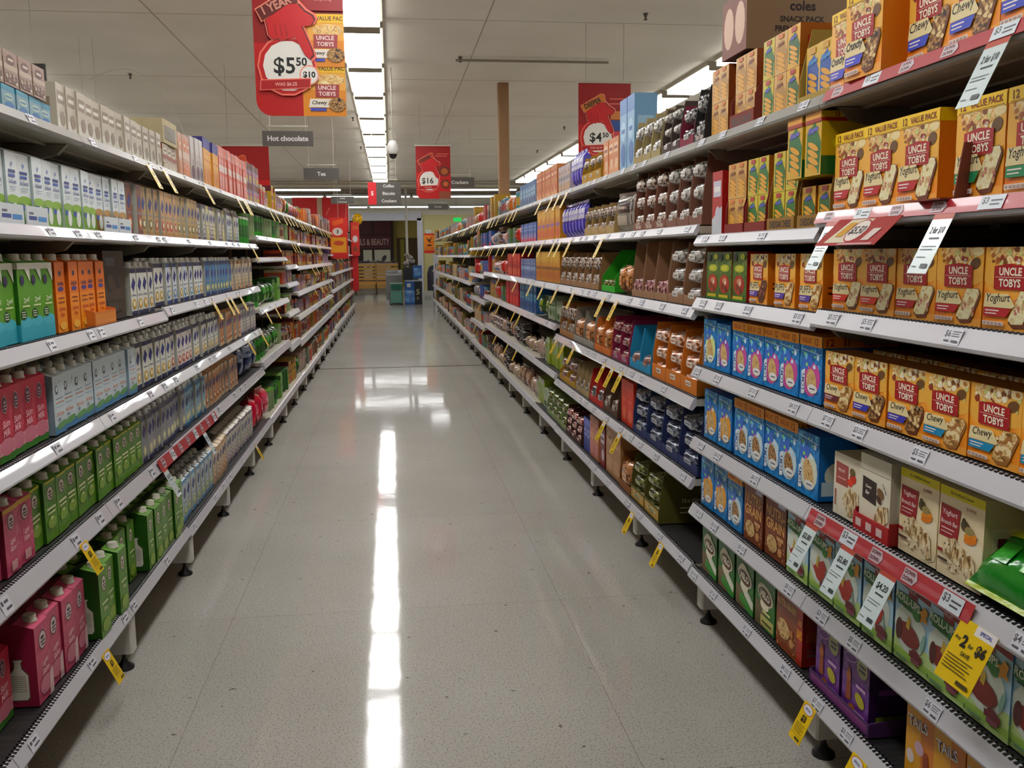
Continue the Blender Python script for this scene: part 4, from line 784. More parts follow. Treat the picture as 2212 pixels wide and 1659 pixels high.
# third shelf
lrun(2, 1.96, 2.74, 9, C_zy, 'green and turquoise lactose free milk carton', rows=2); lrun(2, 2.76, 3.22, 5, C_or, 'orange lactose free milk carton', rows=2)
def brown_case():
    b = MB(); c = ramp_mat('brown_card', ['#3a2a18', '#443220'], 6, .7); b.box(-.12, 0, 0, .12, .3, .235, c); k = '#1c140c'
    b.front(.24, .235, [('r', .1, .78, .55, .9, k), ('e', .28, .55, .15, .14, k), ('e', .28, .55, .11, .10, '#3e2e1c'), ('r', .6, .45, .75, .62, k), ('r', .1, .1, .8, .28, k), ('r', .12, .12, .78, .26, '#3e2e1c'), ('r', .3, .1, .33, .28, k), ('r', .6, .1, .63, .28, k)])
    return proto(b, 'carton_case', (.24, .235, .3))
put(brown_case(), L, 2, 3.38, 'plain brown cardboard case beside orange cartons', 'box', 'carton_case', depth=.05)
put(tray(.22, .06, .1, '#c8762a', lip=.045, slope=.7, face='#d88a3a'), L, 2, 3.10, 'torn orange shelf tray at orange cartons', 'tray', 'display_tray', depth=.005)
lrun(2, 3.53, 3.94, 5, V_w, 'white and navy soy milk carton', nm='soy_milk_carton', rows=2); lrun(2, 3.95, 4.85, 11, [V_w, V_b], ['white and blue soy milk carton', 'pale blue soy milk carton'], nm='soy_milk_carton', rows=2)
lrun(2, 4.87, 5.68, 10, V_t, 'blue rice milk carton', nm='soy_milk_carton'); lrun(2, 5.70, 6.54, 9, [V_p, V_p, V_e], 'peach rice milk carton', nm='soy_milk_carton')
# second shelf
lrun(1, 2.0, 3.19, 15, G_g, 'white and lime soy milk carton', nm='soy_milk_carton', rows=2); lrun(1, 3.2, 3.52, 4, G_b, 'white and brown soy milk carton', nm='soy_milk_carton', rows=2)
sgt = MB().box(-.075, 0, 0, .075, .004, .05, M('#d4dadc', .5)).box(-.075, .004, 0, .075, .07, .003, M('#b8bebe', .5)); sgt.front(.15, .05, [('r', .08, .3, .45, .5, '#3a4a86'), ('r', .5, .25, .9, .5, '#4a8ac0'), ('r', .1, .6, .3, .7, '#667')])
sgp = proto(sgt, 'display_tray', (.15, .05, .07))
for yy in (2.12, 2.28, 2.45, 2.62): put(sgp, L, 1, yy, 'low white tray strip before lime cartons', 'tray', 'display_tray', depth=.018)
for yy in (3.28, 3.44): put(sgp, L, 1, yy, 'low white tray strip before brown-footed cartons', 'tray', 'display_tray', depth=.018)
lrun(1, 3.55, 3.74, 2, A_c, 'copper brown almond milk carton', nm='almond_milk_carton'); lrun(1, 3.75, 3.92, 2, A_u, 'olive brown almond milk carton', nm='almond_milk_carton')
lrun(1, 3.93, 4.34, 5, A_t, 'tan almond milk carton with red drop', nm='almond_milk_carton'); lrun(1, 4.35, 4.78, 5, A_u, 'khaki almond milk carton', nm='almond_milk_carton')
lrun(1, 4.80, 5.56, 9, [A_w, A_w, A_y], 'cream and purple almond milk carton', nm='almond_milk_carton'); lrun(1, 5.58, 6.1, 6, [V_b, V_e], 'white and blue milk powder pack', nm='milk_powder_pack', cat='packet')
# top shelf
pk1 = gbox(.085, .085, .12, '#9a8478', '#b8a898', '#6a5048', '#c8c0b0', 2, 'milk_pack'); pk2 = gbox(.085, .062, .12, '#7a9aa8', '#3a8aa0', '#a8c0b0', '#2a6a9a', 0, 'milk_pack')
lrun(0, 2.1, 2.85, 8, pk2, 'blue and cyan milk multipack', nm='milk_pack', cat='packet'); 
for k in range(7): put(pk1, L, 0, 2.17+.095*k, 'brown-white milk multipack on top', 'packet', 'milk_pack', z=.064)
pk3 = gbox(.08, .14, .12, '#b8b0a0', '#c8c4b8', '#8a7c6c', '#d8d4c8', 1, 'milk_pack'); lrun(0, 2.9, 3.64, 9, pk3, 'white and beige milk multipack', nm='milk_pack', cat='packet'); lrun(0, 3.65, 4.1, 5, pk3, 'white and beige milk multipack', nm='milk_pack', cat='packet')
bcb = MB().box(-.13, 0, 0, .13, .2, .10, ramp_mat('beige_card', ['#b0a484', '#bcb090'], 8, .7)); bcb.front(.26, .10, [('r', .1, .15, .9, .75, '#6a6258')]+[('r', .12+.045*k, .2, .12+.045*k+.02, .7, '#b8b0a0') for k in range(17)])
bcp = proto(bcb, 'barcode_case', (.26, .1, .2)); bcp2 = gbox(.1, .11, .1, '#a89880', '#8a4a3a', '#c8c0b0', '#5a4a3a', 2, 'milk_pack')
lrun(0, 4.12, 4.42, 3, bcp2, 'brown and white carton pack under barcoded case', nm='milk_pack', cat='packet'); put(bcp, L, 0, 4.27, 'beige barcoded cardboard case lying on packs', 'box', 'cardboard_case', z=.115)
pk4 = gbox(.08, .20, .1, '#c09a84', '#d0b8a8', '#c87a4a', '#d8c8b8', 2, 'milk_pack'); lrun(0, 4.45, 4.72, 3, pk4, 'peach and white milk pack', nm='milk_pack', cat='packet')
pk5 = gbox(.085, .215, .1, '#bcb4ae', '#ccc8c4', '#5a3a4a', '#a8a0a0', 3, 'milk_pack'); lrun(0, 4.73, 4.98, 3, pk5, 'white and maroon milk pack', nm='milk_pack', cat='packet')
pk6 = gbox(.085, .245, .1, '#d0983c', '#3a3a7a', '#d8a850', '#c07a28', 0, 'malt_drink_pack'); lrun(0, 5.0, 5.45, 5, pk6, 'amber malt drink pack with blue top', nm='malt_drink_pack', cat='packet')
pk7 = gbox(.085, .255, .1, '#c46a5a', '#d8c8c0', '#d89a90', '#b03a34', 2, 'milk_pack'); lrun(0, 5.46, 6.2, 8, pk7, 'red and white drink pack', nm='milk_pack', cat='packet')

# ------------------------------------------------------------------ farther stock, both sides: generic packs, contents in their names are guessed
def kinds(cols, seed, hs=(.13, .2), types='bbbgpt', bn='grocery_box', gn='snack_bag'):
    rg = random.Random(seed); out = []
    for i, (nm, c) in enumerate(cols):
        t = types[i % len(types)]; c2, c3, c4 = rg.sample([x[1] for x in cols], 3) if len(cols) > 3 else (c, c, c)
        h = rg.uniform(*hs); w = rg.uniform(.09, .14)
        if t == 'b': out.append((gbox(w, h, .16, c, c2, c3, c4, i), nm+' box', 'box', bn))
        elif t == 'g': out.append((bag(c, c2, c3, w+.02, h, .09, seed=i+seed), nm+' bag', 'bag', gn))
        elif t == 'p': out.append((flow(c, c2, w, .06, .14, seed=i+seed), nm+' packet', 'packet', 'biscuit_packet'))
        else: out.append((tin(c, c2, c3, .05, min(h, .15)), nm+' tin', 'tin', 'drink_tin'))
    return out
def fill(side, lev, y0, y1, ks, seed, sp=1.0):
    rg = random.Random(seed); y = y0; lv = levels(side, y0+.01); top = lv[lev-1]-.07 if lev else lv[0]+.27
    room = top-lv[lev]; last = None
    while y < y1-.08:
        k = rg.choice([q for q in ks if q[0][2][1] < room and q is not last] or ks); last = k
        w, h, d = k[0][2]; n = rg.randint(2, 5); p = w*sp+.006
        n = max(1, min(n, int((y1-y)/p)))
        st = 2 if (k[3].endswith('_box') and 2*h < room and rg.random() < .25) else (max(1, min(int(room/h), rg.randint(2, 3))) if k[3] == 'biscuit_packet' else 1)
        run(side, lev, y, y+n*p, n, k[0], k[1], k[2], k[3], stack=st, jit=.03, yawj=.08, depth=.035)
        y += n*p+(rg.uniform(.05, .12) if rg.random() < .08 else .004)
def fill_all(side, secs, y0, y1, ks, seed, levs=None, sp=1.0):
    for (a, b, lv) in secs:
        s, e = max(a, y0), min(b, y1)
        if e-s < .1: continue
        for j in (levs if levs is not None else range(len(lv))):
            if j < len(lv): fill(side, j, s+.01, e-.01, ks, seed+j*13+int(a*10), sp)
KRc = kinds([('dark red', '#9a2020'), ('blue', '#30508a'), ('white and pink', '#c8a8a0'), ('brown', '#6a4430'), ('tan', '#b08858'), ('silver', '#9a9490'), ('green', '#5a7a3a'), ('red', '#b83028')], 31, (.12, .19), 'bbgpbgbg', 'biscuit_box')
KRw = kinds([('pinkish white', '#b8a098'), ('brown striped', '#8a6450'), ('silver pink', '#a89490'), ('dark', '#3a3230'), ('beige', '#b09878')], 37, (.10, .16), 'ggppg')
KRg = kinds([('yellow green', '#8a9a2a'), ('pale green', '#8a9a78'), ('dark green', '#3f5a2c'), ('white and lime', '#a8ae98')], 41, (.12, .18), 'bbgb', 'rice_cracker_box')
KRe = kinds([('mustard', '#a8862c'), ('cream', '#b8a888'), ('brick red', '#8a3a2a'), ('brown', '#6a5038'), ('olive', '#6f6e34'), ('steel blue', '#5a6a80'), ('dark grey', '#3a3836'), ('orange', '#b8682a'), ('pale pink', '#b89890'), ('teal', '#3f7a84')], 43, (.14, .24), 'bbgbbtbgbt', 'crispbread_box', 'cracker_bag')
# right: 5.7 - 10.2
run(R, 1, 6.7, 7.5, 6, gbox(.12, .14, .12, '#4a66a0', '#c04a5a', '#8aa0c8', '#28407a', 1), 'blue and red cracker box', 'box', 'cracker_box')
fill(R, 1, 7.55, 10.2, KRc, 61); fill(R, 0, 7.55, 10.2, KRe, 62)
run(R, 2, 6.75, 7.5, 6, gbox(.12, .15, .12, '#6a7aa0', '#8aa0c0', '#4a5a8a', '#a8b0c0', 2), 'blue-grey biscuit pack', 'box', 'cracker_box')
run(R, 2, 7.55, 8.4, 5, gbox(.15, .19, .12, '#a01c1c', '#b83a24', '#c8603a', '#8a1414', 3), 'red cracker box', 'box', 'cracker_box'); fill(R, 2, 8.45, 10.2, KRc, 63)
fill(R, 3, 5.75, 6.7, KRg, 64); run(R, 3, 6.72, 7.6, 6, gbox(.13, .20, .12, '#2a5a90', '#4a8ab0', '#5a9a9a', '#1e3a6a', 0), 'blue cracker box', 'box', 'cracker_box')
run(R, 3, 7.65, 8.5, 4, gbox(.2, .21, .12, '#a81418', '#b81c1e', '#8a1014', '#c83028', 0), 'large red biscuit tin box', 'box', 'biscuit_box'); fill(R, 3, 8.55, 10.2, KRc, 65)
fill(R, 4, 5.75, 6.5, KRg, 66); fill(R, 4, 6.5, 10.2, KRw, 67); fill(R, 5, 6.22, 6.9, KRg, 68); fill(R, 5, 6.9, 10.2, KRw, 69)
fill_all(R, RS, 10.24, 12.0, KRe+KRc, 71); KRf = [(q[0], q[1], q[2], q[3].replace('crispbread', 'cereal').replace('cracker', 'cereal')) for q in KRe]
fill_all(R, RS, 12.05, 22.7, KRf, 73, sp=1.35)
# left: 6.5 on
KLg = kinds([('bright green', '#2f8a24'), ('dark green', '#2c5a24'), ('lime', '#6a9a3a'), ('green and cream', '#7f9468'), ('forest green', '#234a1c')], 51, (.14, .2), 'tbbtg', 'malt_drink_box', 'powder_bag')
KLm = kinds([('red-orange', '#b84a28'), ('brown', '#6a4028'), ('yellow', '#b89a2c'), ('lilac', '#9a8aa0'), ('cream', '#b8a888'), ('orange', '#c8702a'), ('maroon', '#5a2028')], 53, (.12, .2), 'bgbbtbb', 'coffee_box', 'coffee_bag')
KLe = kinds([('olive yellow', '#9a8c2e'), ('dusty pink', '#b09088'), ('purple', '#5a4a70'), ('ochre', '#b08a34'), ('brown', '#6a4a34'), ('grey green', '#6a7a5a'), ('rust', '#9a4426'), ('pale grey', '#9a9890'), ('navy', '#303a5a')], 57, (.13, .2), 'bbbtbbgbb', 'tea_box', 'tea_bag')
lrun(1, 6.1, 6.5, 4, tin('#2a8a22', '#c8c8b8', '#1c5a18', .048, .17), 'bright green malt drink tin', nm='drink_tin', cat='tin'); lrun(0, 6.22, 6.52, 3, pk7, 'red and white drink pack', nm='milk_pack', cat='packet')
fill_all(L, LS, 6.56, 8.34, KLg, 81, levs=[1, 3, 4]); fill_all(L, LS, 6.9, 8.34, KLg, 82, levs=[5]); fill(L, 0, 6.56, 8.34, KLm, 83)
fill_all(L, LS, 8.36, 9.25, KLm+KLg[3:], 84); fill_all(L, LS, 9.26, 14.6, KLe+KLm, 85); KLf = [(q[0], q[1], q[2], q[3].replace('tea_', 'sugar_')) for q in KLe]
fill_all(L, LS, 14.66, 22.6, KLf, 86, sp=1.4)

# ------------------------------------------------------------------ shelf tags, promotional strips
def tag_mb(w, h, body, items, tilt=.45, cap=None):
    b = MB(); t = .0008
    up = Vector((0, sin(tilt), cos(tilt))); n_ = Vector((0, -cos(tilt), sin(tilt)))
    o = Vector((-w/2, 0, 0))-up*h
    c = [o, o+Vector((w,0,0)), o+Vector((w,0,0))+up*h, o+up*h]
    V = [tuple(p) for p in c]+[tuple(p-n_*t) for p in c]
    b.add(V, [(0,1,2,3),(7,6,5,4),(0,4,5,1),(1,5,6,2),(2,6,7,3),(3,7,4,0)], body)
    b.art(o, (1,0,0), up, w, h, items); return b.mesh('shelf_tag')
K = '#241f16'
YT = M('#e6c414', .35)
def yellow(txt='$3', w=.06, h=.098):
    return tag_mb(w, h, YT, [('e', .5, .86, .44, .13, '#c8801a'), ('e', .5, .86, .38, .11, '#dfe0e8'), ('t', 'SPECIAL', .5, .86, .055, '#3a3a7a', .6, 0, 0, .03), ('t', txt, .5, .6, .2, K, .8, 0, 0, .04)]+[('r', .15, .44-.05*j, .85-.1*(j % 2), .455-.05*j, '#6a5c14') for j in range(5)]+[('r', .5, .06, .9, .12, '#4a4010'), ('r', .05, .165, .95, .172, '#6a5c14')])
def white(txt): return tag_mb(.062, .125, M('#d8e4e4', .25, coat=.4), [('r', 0, .86, 1, 1, '#b0503c'), ('t', txt, .52, .68, .13, '#1c2426', .7, 0, 0, .03), ('r', .3, .54, .8, .57, '#3a4446'), ('r', .1, .42, .85, .435, '#7a8688'), ('r', .1, .37, .75, .385, '#7a8688'), ('r', .1, .25, .6, .262, '#7a8688'), ('r', .55, .08, .88, .15, '#3a4446'), ('r', .1, .1, .35, .115, '#7a8688')])
TY = yellow(); TY4 = yellow('$4'); T26 = tag_mb(.10, .115, YT, [('r', .45, .84, 1, 1, '#e8e4e0'), ('t', 'SPECIAL', .74, .92, .06, '#2a3a86', .4, 0, 0, .03), ('t', 'Any', .14, .68, .08, K, .18), ('t', '2', .33, .68, .2, K, .2, 0, 0, .05), ('t', 'for', .53, .66, .07, K, .15), ('t', '$6', .80, .66, .2, K, .32, 0, 0, .05), ('t', 'SAVE', .5, .5, .07, K, .4)]+[('r', .08, .4-.05*j, .8-.1*(j % 2), .415-.05*j, '#6a5c14') for j in range(5)]+[('r', .6, .06, .92, .12, '#4a4010')])
NT = {}
def tagat(side, y, z, me, desc, nm='shelf_tag', cat='price tag'):
    # z = nominal height of the rail's top edge
    lv = levels(side, y); j = min(range(len(lv)), key=lambda i: abs(lv[i]-z)); base = j == len(lv)-1
    X = XR if side == 'R' else (XLB if base else XL)
    fh = RH(lv[j], base, side); dx = .005+fh*.42*.8
    sw = 'bottom' if base else SHELFW[j]; nm2 = 'right' if side == 'R' else 'left'
    k = (desc, sw, side); NT[k] = NT.get(k, 0)+1
    return ob(nm, me, loc=(X-dx if side == 'R' else X+dx, y, lv[j]-fh*.75), rz=-pi/2 if side == 'R' else pi/2,
       label=f'{ordn(NT[k])} {desc} from the near end, {sw} rail, {nm2} side', category=cat, group=f'{desc}s on the {nm2}')
for y, z in sorted([(4.29,.54),(3.989,.54),(3.762,.24),(3.328,.24),(2.048,.23),(1.803,.23),(5.595,.82),(5.333,.82),(5.054,.82),(4.295,.82),(4.127,.82),(3.963,.82),(6.092,1.13),(5.573,1.13),(5.053,1.13),(4.32,1.13),(4.063,1.13),(7.396,1.13),(6.605,1.13),(6.121,1.4),(5.664,1.4),(5.474,1.4),(5.158,1.4),(4.363,1.4),(7.348,1.4),(6.818,1.4),(6.504,1.4),(6.188,1.68),(5.74,1.68),(5.5,1.68),(5.252,1.68),(7.355,1.68),(7.6,1.68),(7.9,1.68),(8.1,1.4),(8.6,1.13),(8.9,.57),(8.0,.57)]):
    tagat('R', y, z, TY, 'yellow special tag')
for y, z in sorted([(5.704,.2),(2.666,.2),(2.657,.56),(5.854,.83),(6.45,.83),(4.796,1.12),(5.162,1.12),(5.3,1.12),(5.613,1.12),(6.222,1.4),(3.682,1.68),(3.936,1.68),(4.748,1.68),(5.71,1.68),(5.967,1.68),(6.05,1.68)]):
    tagat('L', y, z, TY, 'yellow special tag')
rg = random.Random(5)
for side in 'RL':
    for y in [6.7+.27*k for k in range(42)]:
        lv = levels(side, y)
        for j in (0, 1, 2, 3, 4):
            if j < len(lv)-1 and rg.random() < (.6 if j == 0 else (.3 if j < 2 else .16)):
                yy = y+rg.uniform(-.07, .07); 
                if side == 'R' and yy < 8.2 and j < 3: continue
                tagat(side, yy, levels(side, yy)[min(j, len(levels(side, yy))-1)], TY, 'small yellow special tag')
for y, z, t in [(1.465,1.68,'2 for $10'),(2.02,1.405,'$2.75'),(1.589,1.405,'2 for $10'),(2.064,.69,'$2.80'),(1.884,.69,'$2.80'),(1.714,.69,'$4.20')]:
    tagat('R', y, z, white(t), 'long white price tag')
for y in (3.6, 4.346): tagat('L', y, .555, white('$2.50'), 'long white price tag')
tagat('R', 1.42, .69, T26, 'wide yellow two-for-six tag')
def strip(L_, fh):
    n_ = int(L_/.13); it = [('r', 0, .02, 1, .98, M('#a83038', .3, coat=.4))]
    for k in range(n_):
        x = (k+.3)/n_; q = .05/L_
        if k % 3 == 1: it += [('r', x, .05, x+q*1.3, .95, '#d4dade'), ('t', '$3', x+q*.3, .6, .5, '#4a4a52', q*.5), ('r', x+q*.6, .55, x+q*1.2, .65, '#4a4a52'), ('r', x+q*.6, .3, x+q*1.1, .4, '#4a4a52')]
        else: it += [('p', [(x, .12), (x+q*.8, .12), (x+q, .5), (x+q*.8, .9), (x, .9)], '#c8b8bc'), ('t', 'DOWN', x+q*.42, .70, .26, '#5a1c24', q*.7, 0, 0, .05), ('t', 'DOWN', x+q*.42, .34, .26, '#5a1c24', q*.7, 0, 0, .05)]
    t = .42; b = MB(); nn = Vector((0, -fh, fh*t)).normalized(); up = Vector((0, fh*t, fh)).normalized(); LL = math.hypot(fh*t, fh)
    o = Vector((-L_/2, -fh*t, -fh))+nn*.0022
    c = [o, o+Vector((L_,0,0)), o+Vector((L_,0,0))+up*LL, o+up*LL]; V = [tuple(p) for p in c]+[tuple(p-nn*.0007) for p in c]
    b.add(V, [(0,1,2,3),(7,6,5,4),(0,4,5,1),(1,5,6,2),(2,6,7,3),(3,7,4,0)], M('#a83038', .3)); b.art(o, (1,0,0), up, L_, LL, it, .0001)
    return b.mesh('promotional_strip')
for side, y0, y1, lev, lab in [('R',1.25,2.10,0,'red promotional strip with white stamps on the top right rail'),('R',1.25,2.12,1,'red promotional strip on the second rail below the value boxes'),('R',1.45,2.10,4,'red promotional strip below the cream fruit bar boxes'),('L',3.56,4.72,4,'red promotional strip on the left rail under the grey cartons')]:
    lv = levels(side, y0); fh = RH(lv[lev], 0, side); X = XR if side == 'R' else XL
    ob('promotional_strip', strip(y1-y0, fh), loc=(X+(-.0042 if side == 'R' else .0042), (y0+y1)/2, lv[lev]), rz=-pi/2 if side == 'R' else pi/2, label=lab, category='shelf strip')
SGN = tag_mb(.26, .085, M('#a4363a', .3, coat=.4), [('p', [(.12,.1),(.5,.1),(.62,.92),(.24,.92)], '#d8d0b8'), ('e', .52, .5, .15, .40, '#a4363a'), ('e', .52, .5, .135, .36, '#e4dcd4'), ('t', '$5.50', .52, .5, .32, '#1c1c20', .22, 0, 0, .03), ('p', [(.22,.3),(.34,.3),(.4,.8),(.28,.8)], '#c89a3a'), ('p', [(.72,.15),(.84,.15),(.88,.55),(.76,.55)], '#d8c8c0'), ('r', .4, .0, .95, .06, '#c8a0a0')], tilt=.8)
tagat('R', 1.86, 1.405, SGN, 'wide red five-fifty shelf sign', nm='shelf_sign', cat='sign')

# ------------------------------------------------------------------ hanging posters and aisle signs
def hand(ox, oy, s, col='#b81418', out='#e87868'):
    """pointing hand, in fractions of a poster; s scales"""
    P = [(-.18,.20),(-.14,-.02),(-.10,-.06),(-.05,-.04),(-.02,-.07),(.03,-.04),(.06,-.06),(.10,-.02),(.19,-.20),(.235,-.235),(.27,-.20),(.255,-.14),(.17,.07),(.20,.07),(.26,.08),(.29,.13),(.27,.17),(.20,.21),(.12,.30),(.06,.34)]
    q = lambda k: [(ox+x*s*k, oy+y*s*k*.62) for x, y in P]
    dark = '#5a0a0c'
    it = [('p', q(1.13), out), ('p', q(1.06), dark), ('p', q(1.0), col)]
    for x in (-.09, -.04, .01): it.append(('p', [(ox+x*s, oy+.06*s), (ox+(x+.006)*s, oy+.06*s), (ox+(x+.026)*s, oy-.02*s), (ox+(x+.018)*s, oy-.02*s)], '#7a1014'))
    return it
def poster(w, h, price, word, wcol, pics, label, loc, small=None, cut=True, was='WAS $6.25'):
    b = MB(); t = .003; rc = .17*w
    P = [(-w/2, 0)]+[(-w/2, 0)] if 0 else []
    pts = [(-w/2, h), (-w/2, rc)]+[(-w/2+rc-rc*cos(a*pi/12), rc-rc*sin(a*pi/12)) for a in range(1, 7)]+[(w/2-rc+rc*sin(a*pi/12), rc-rc*cos(a*pi/12)) for a in range(0, 7)]+[(w/2, h)]
    n = len(pts); V = [(x, 0, z) for x, z in pts]+[(x, t, z) for x, z in pts]
    red = M('#b0100f', .4)
    b.add(V, [tuple(range(n)), tuple(range(2*n-1, n-1, -1))]+[(i, n+i, n+(i+1) % n, (i+1) % n) for i in range(n)], red)
    it = [('r', 0, .5, 1, 1, '#8e0c0c'), ('p', [(.05,.50),(.10,.84),(.14,.85),(.1,.5)], '#8e0c0c')]
    it += pics
    it += [('e', .36, .34, .33, .33*w/h, '#e87868'), ('e', .36, .34, .31, .31*w/h, red), ('e', .37, .34, .275, .275*w/h, '#e8e4dc'),
           ('t', '$'+price[0], .33, .335, .13, '#12120f', .34, 0, 0, .02)]
    if price[1]: it.append(('t', price[1], .52, .37, .06, '#12120f', .2, 0, 0, .03))
    if small: it += [('e', .60, .28, .11, .11*w/h, '#e8a090'), ('e', .60, .28, .095, .095*w/h, '#ece8e0'), ('t', small, .60, .28, .05, '#12120f', .14, 0, 0, .04)]
    it += [('p', [(.05,.17),(.61,.19),(.62,.26),(.06,.245)], '#e87868'), ('p', [(.06,.176),(.60,.196),(.61,.252),(.07,.238)], '#a01014'), ('t', was, .34, .214, .028, '#e8b0a8', .46, 0, .03)]
    it += hand(.34, .56, 1.15)
    it += [('p', [(.03,.72),(.42,.87),(.50,.86),(.52,.76),(.40,.77),(.10,.63)], '#e08870'), ('p', [(.045,.715),(.42,.86),(.49,.85),(.505,.765),(.40,.76),(.11,.64)], wcol), ('t', word, .27, .752, .062, '#1c0c06' if wcol != '#5a1208' else '#c88a78', .34, 0, .42, .03)]
    b.front(w, h, it, step=.0004)
    r = ob('promotional_poster', b, loc=loc, label=label, category='poster')
    ob('top_rail', MB().box(-w/2-.01, -.006, h-.004, w/2+.01, .010, h+.012, M('#b8b2a4', .4)), r)
    zc = 3.045-loc[2]
    hb = MB()
    for x in (-w*.36, w*.36): hb.box(x-.0012, 0, h+.012, x+.0012, .0024, zc, M('#8a867c', .4))
    ob('hanger', hb, r); return r
ubox = []
for yb in (.0, .34):
    ubox += [('r', .52, yb, 1, yb+.36, '#e0922a'), ('r', .60, yb+.18, 1, yb+.30, '#ecb050'), ('e', .82, yb+.25, .17, .04, PETAL), ('r', .62, yb+.30, 1, yb+.36, '#eec020'), ('t', '12 VALUE PAC', .81, yb+.33, .03, '#5a3a0c', .36),
             ('p', [(.66,yb+.13),(.92,yb+.13),(.93,yb+.22),(.66,yb+.22)], '#a04040'), ('t', 'UNCLE', .79, yb+.197, .03, '#f0d8d0', .22, 0, 0, .03), ('t', 'TOBYS', .79, yb+.155, .03, '#f0d8d0', .22, 0, 0, .03),
             ('p', [(.58,yb+.06),(.60,yb+.12),(.84,yb+.12),(.82,yb+.06)], '#ece4d4'), ('t', 'Chewy', .70, yb+.09, .035, '#241c16', .2, .2), ('r', .6, yb+.035, .78, yb+.055, '#4a50a8'), ('e', .9, yb+.08, .1, .05, OATC)]
ubox += [('r', .55, .72, 1, .9, '#8e0c0c')]+[('t', tx, .78, yy, .028, '#c88070', .4) for tx, yy in (('Uncle Tobys', .93), ('Muesli Bars', .885), ('Variety Packs', .84), ('260g-375g', .795))]
poster(.415, .66, ('5', '50'), '1 YEAR', '#5a1208', ubox, 'large red price poster hanging in the foreground, lower corners rounded', (-.395, 4.6, 1.972), small='$10')
wf = [('r', .62, .56, 1, .66, '#c8803a'), ('r', .62, .42, 1, .55, '#2a4a86'), ('r', .64, .33, 1, .41, '#c04a4a'), ('r', .64, .2, 1, .3, '#d89a4a'), ('r', .6, .8, .95, .815, '#d86a60'), ('r', .56, .74, .85, .755, '#d86a60')]
poster(.41, .62, ('4', '50'), 'DEEPER', '#c87a2c', wf, 'red four-fifty price poster hanging beyond the tall blue boxes', (1.665, 7.2, 1.99), was='WAS $5.00')
cb = [('e', .82, .52, .17, .1, '#6a2a16'), ('e', .82, .52, .1, .06, '#a8602a'), ('e', .85, .28, .14, .09, '#6a2a16'), ('e', .85, .28, .08, .05, '#b8602a'), ('r', .66, 0, 1, .14, '#8a4a30'), ('r', .6, .84, .95, .855, '#d86a60'), ('r', .56, .8, .9, .815, '#d86a60')]
poster(.40, .60, ('16', ''), 'DEEPER', '#a83a24', cb, 'red sixteen-dollar price poster beside the crackers sign', (.52, 11, 1.965), was='WAS $20')
poster(.42, .62, ('3', ''), 'DEEPER', '#c84a24', [], 'red poster partly hidden behind the packs on the left top shelf', (-1.30, 9, 1.71), was='WAS $4')
poster(.6, .62, ('2', ''), 'DEEPER', '#c84a24', [], 'red poster behind the boxes at the near right top shelf', (2.15, 2.6, 1.85), was='WAS $3') if 0 else None
RB = MB().box(0, -.9, 1.72, .004, .9, 2.45, M('#a01418', .45)); ob('promotional_banner', RB, loc=(1.60, 1.1, 0), label='plain red banner behind the boxes at the near right top', category='banner')
def sign(w, h, lines, label, loc, num=None, rail_=True):
    b = MB(); g = M('#56534e', .45); b.box(-w/2, 0, 0, w/2, .02, h, g); it = []
    x0 = 0
    if num:
        x0 = .25; it += [('r', 0, 0, .25, 1, '#c8202a'), ('t', num, .13, .5, .2, '#f0e0dc', .14, 0, 0, .04)]
        for k in range(1, len(lines)): it.append(('r', x0, k/len(lines)-.004, 1, k/len(lines)+.004, '#45423e'))
    for k, t in enumerate(lines): it.append(('t', t, x0+(1-x0)/2, 1-(k+.5)/len(lines), (.36 if len(lines) < 2 else .42/len(lines)), '#d8d4d0', (1-x0)*.8, 0, 0, .03))
    b.front(w, h, it)
    r = ob('aisle_sign', b, loc=loc, label=label, category='sign')
    hb = MB(); m = M('#b8b4a8', .4)
    for x in (-w*.35, w*.35): hb.box(x-.002, .008, h, x+.002, .012, 3.045-loc[2], m)
    hb.box(-w*.4, .004, h+.03, w*.4, .014, h+.04, m); ob('hanger', hb, r); return r
sign(.36, .105, ['Hot chocolate'], 'dark grey sign reading Hot chocolate, hanging on the left', (-.708, 7, 2.105))
sign(.40, .13, ['Tea'], 'dark grey sign reading Tea, hanging in the middle distance', (-.755, 11, 2.183))
sign(.40, .135, ['Crackers'], 'dark grey sign reading Crackers beside the sixteen-dollar poster', (.975, 13, 2.238))
sign(.45, .30, ['Coffee', 'Biscuits', 'Crackers'], 'aisle number five sign with red end, over the middle', (-.055, 13, 2.007), num='5')
sign(.38, .12, ['Instant', '& Ground'], 'small two-line grey sign left of the aisle number sign', (-.768, 16, 2.184))
sign(.42, .12, ['Grocery'], 'small grey sign above the far right end of the shelves', (1.03, 20, 2.268))
sign(.30, .105, [' . '], 'blank dark sign above the left top shelf, nearest', (-2.05, 6.2, 2.34)) if 0 else None
for x, y, z, wd, lab in ((-2.2, 6.1, 2.36, .34, 'blank dark sign over the next aisle, upper left corner'), (-2.35, 8.0, 2.39, .17, 'small blank dark sign over the next aisle, left')):
    r = ob('aisle_sign', MB().box(-wd/2, 0, 0, wd/2, .02, .12, M('#3a3632', .5)), loc=(x, y, z), label=lab, category='sign')
    ob('hanger', MB().box(-wd*.3, .008, .12, -wd*.3+.003, .011, 3.045-z, M('#b8b4a8', .4)).box(wd*.3, .008, .12, wd*.3+.003, .011, 3.045-z, M('#b8b4a8', .4)), r)
ob('hanging_wire', MB().tube([(-1.75+.75*k/14, 6.4, 2.42-.95*(k/14)**3+.12*sin(pi*k/14)) for k in range(15)], .0012, M('#a8a498', .4)), loc=(-.12, 0, .02), label='thin clear wire curving above the left top shelf', category='wire')

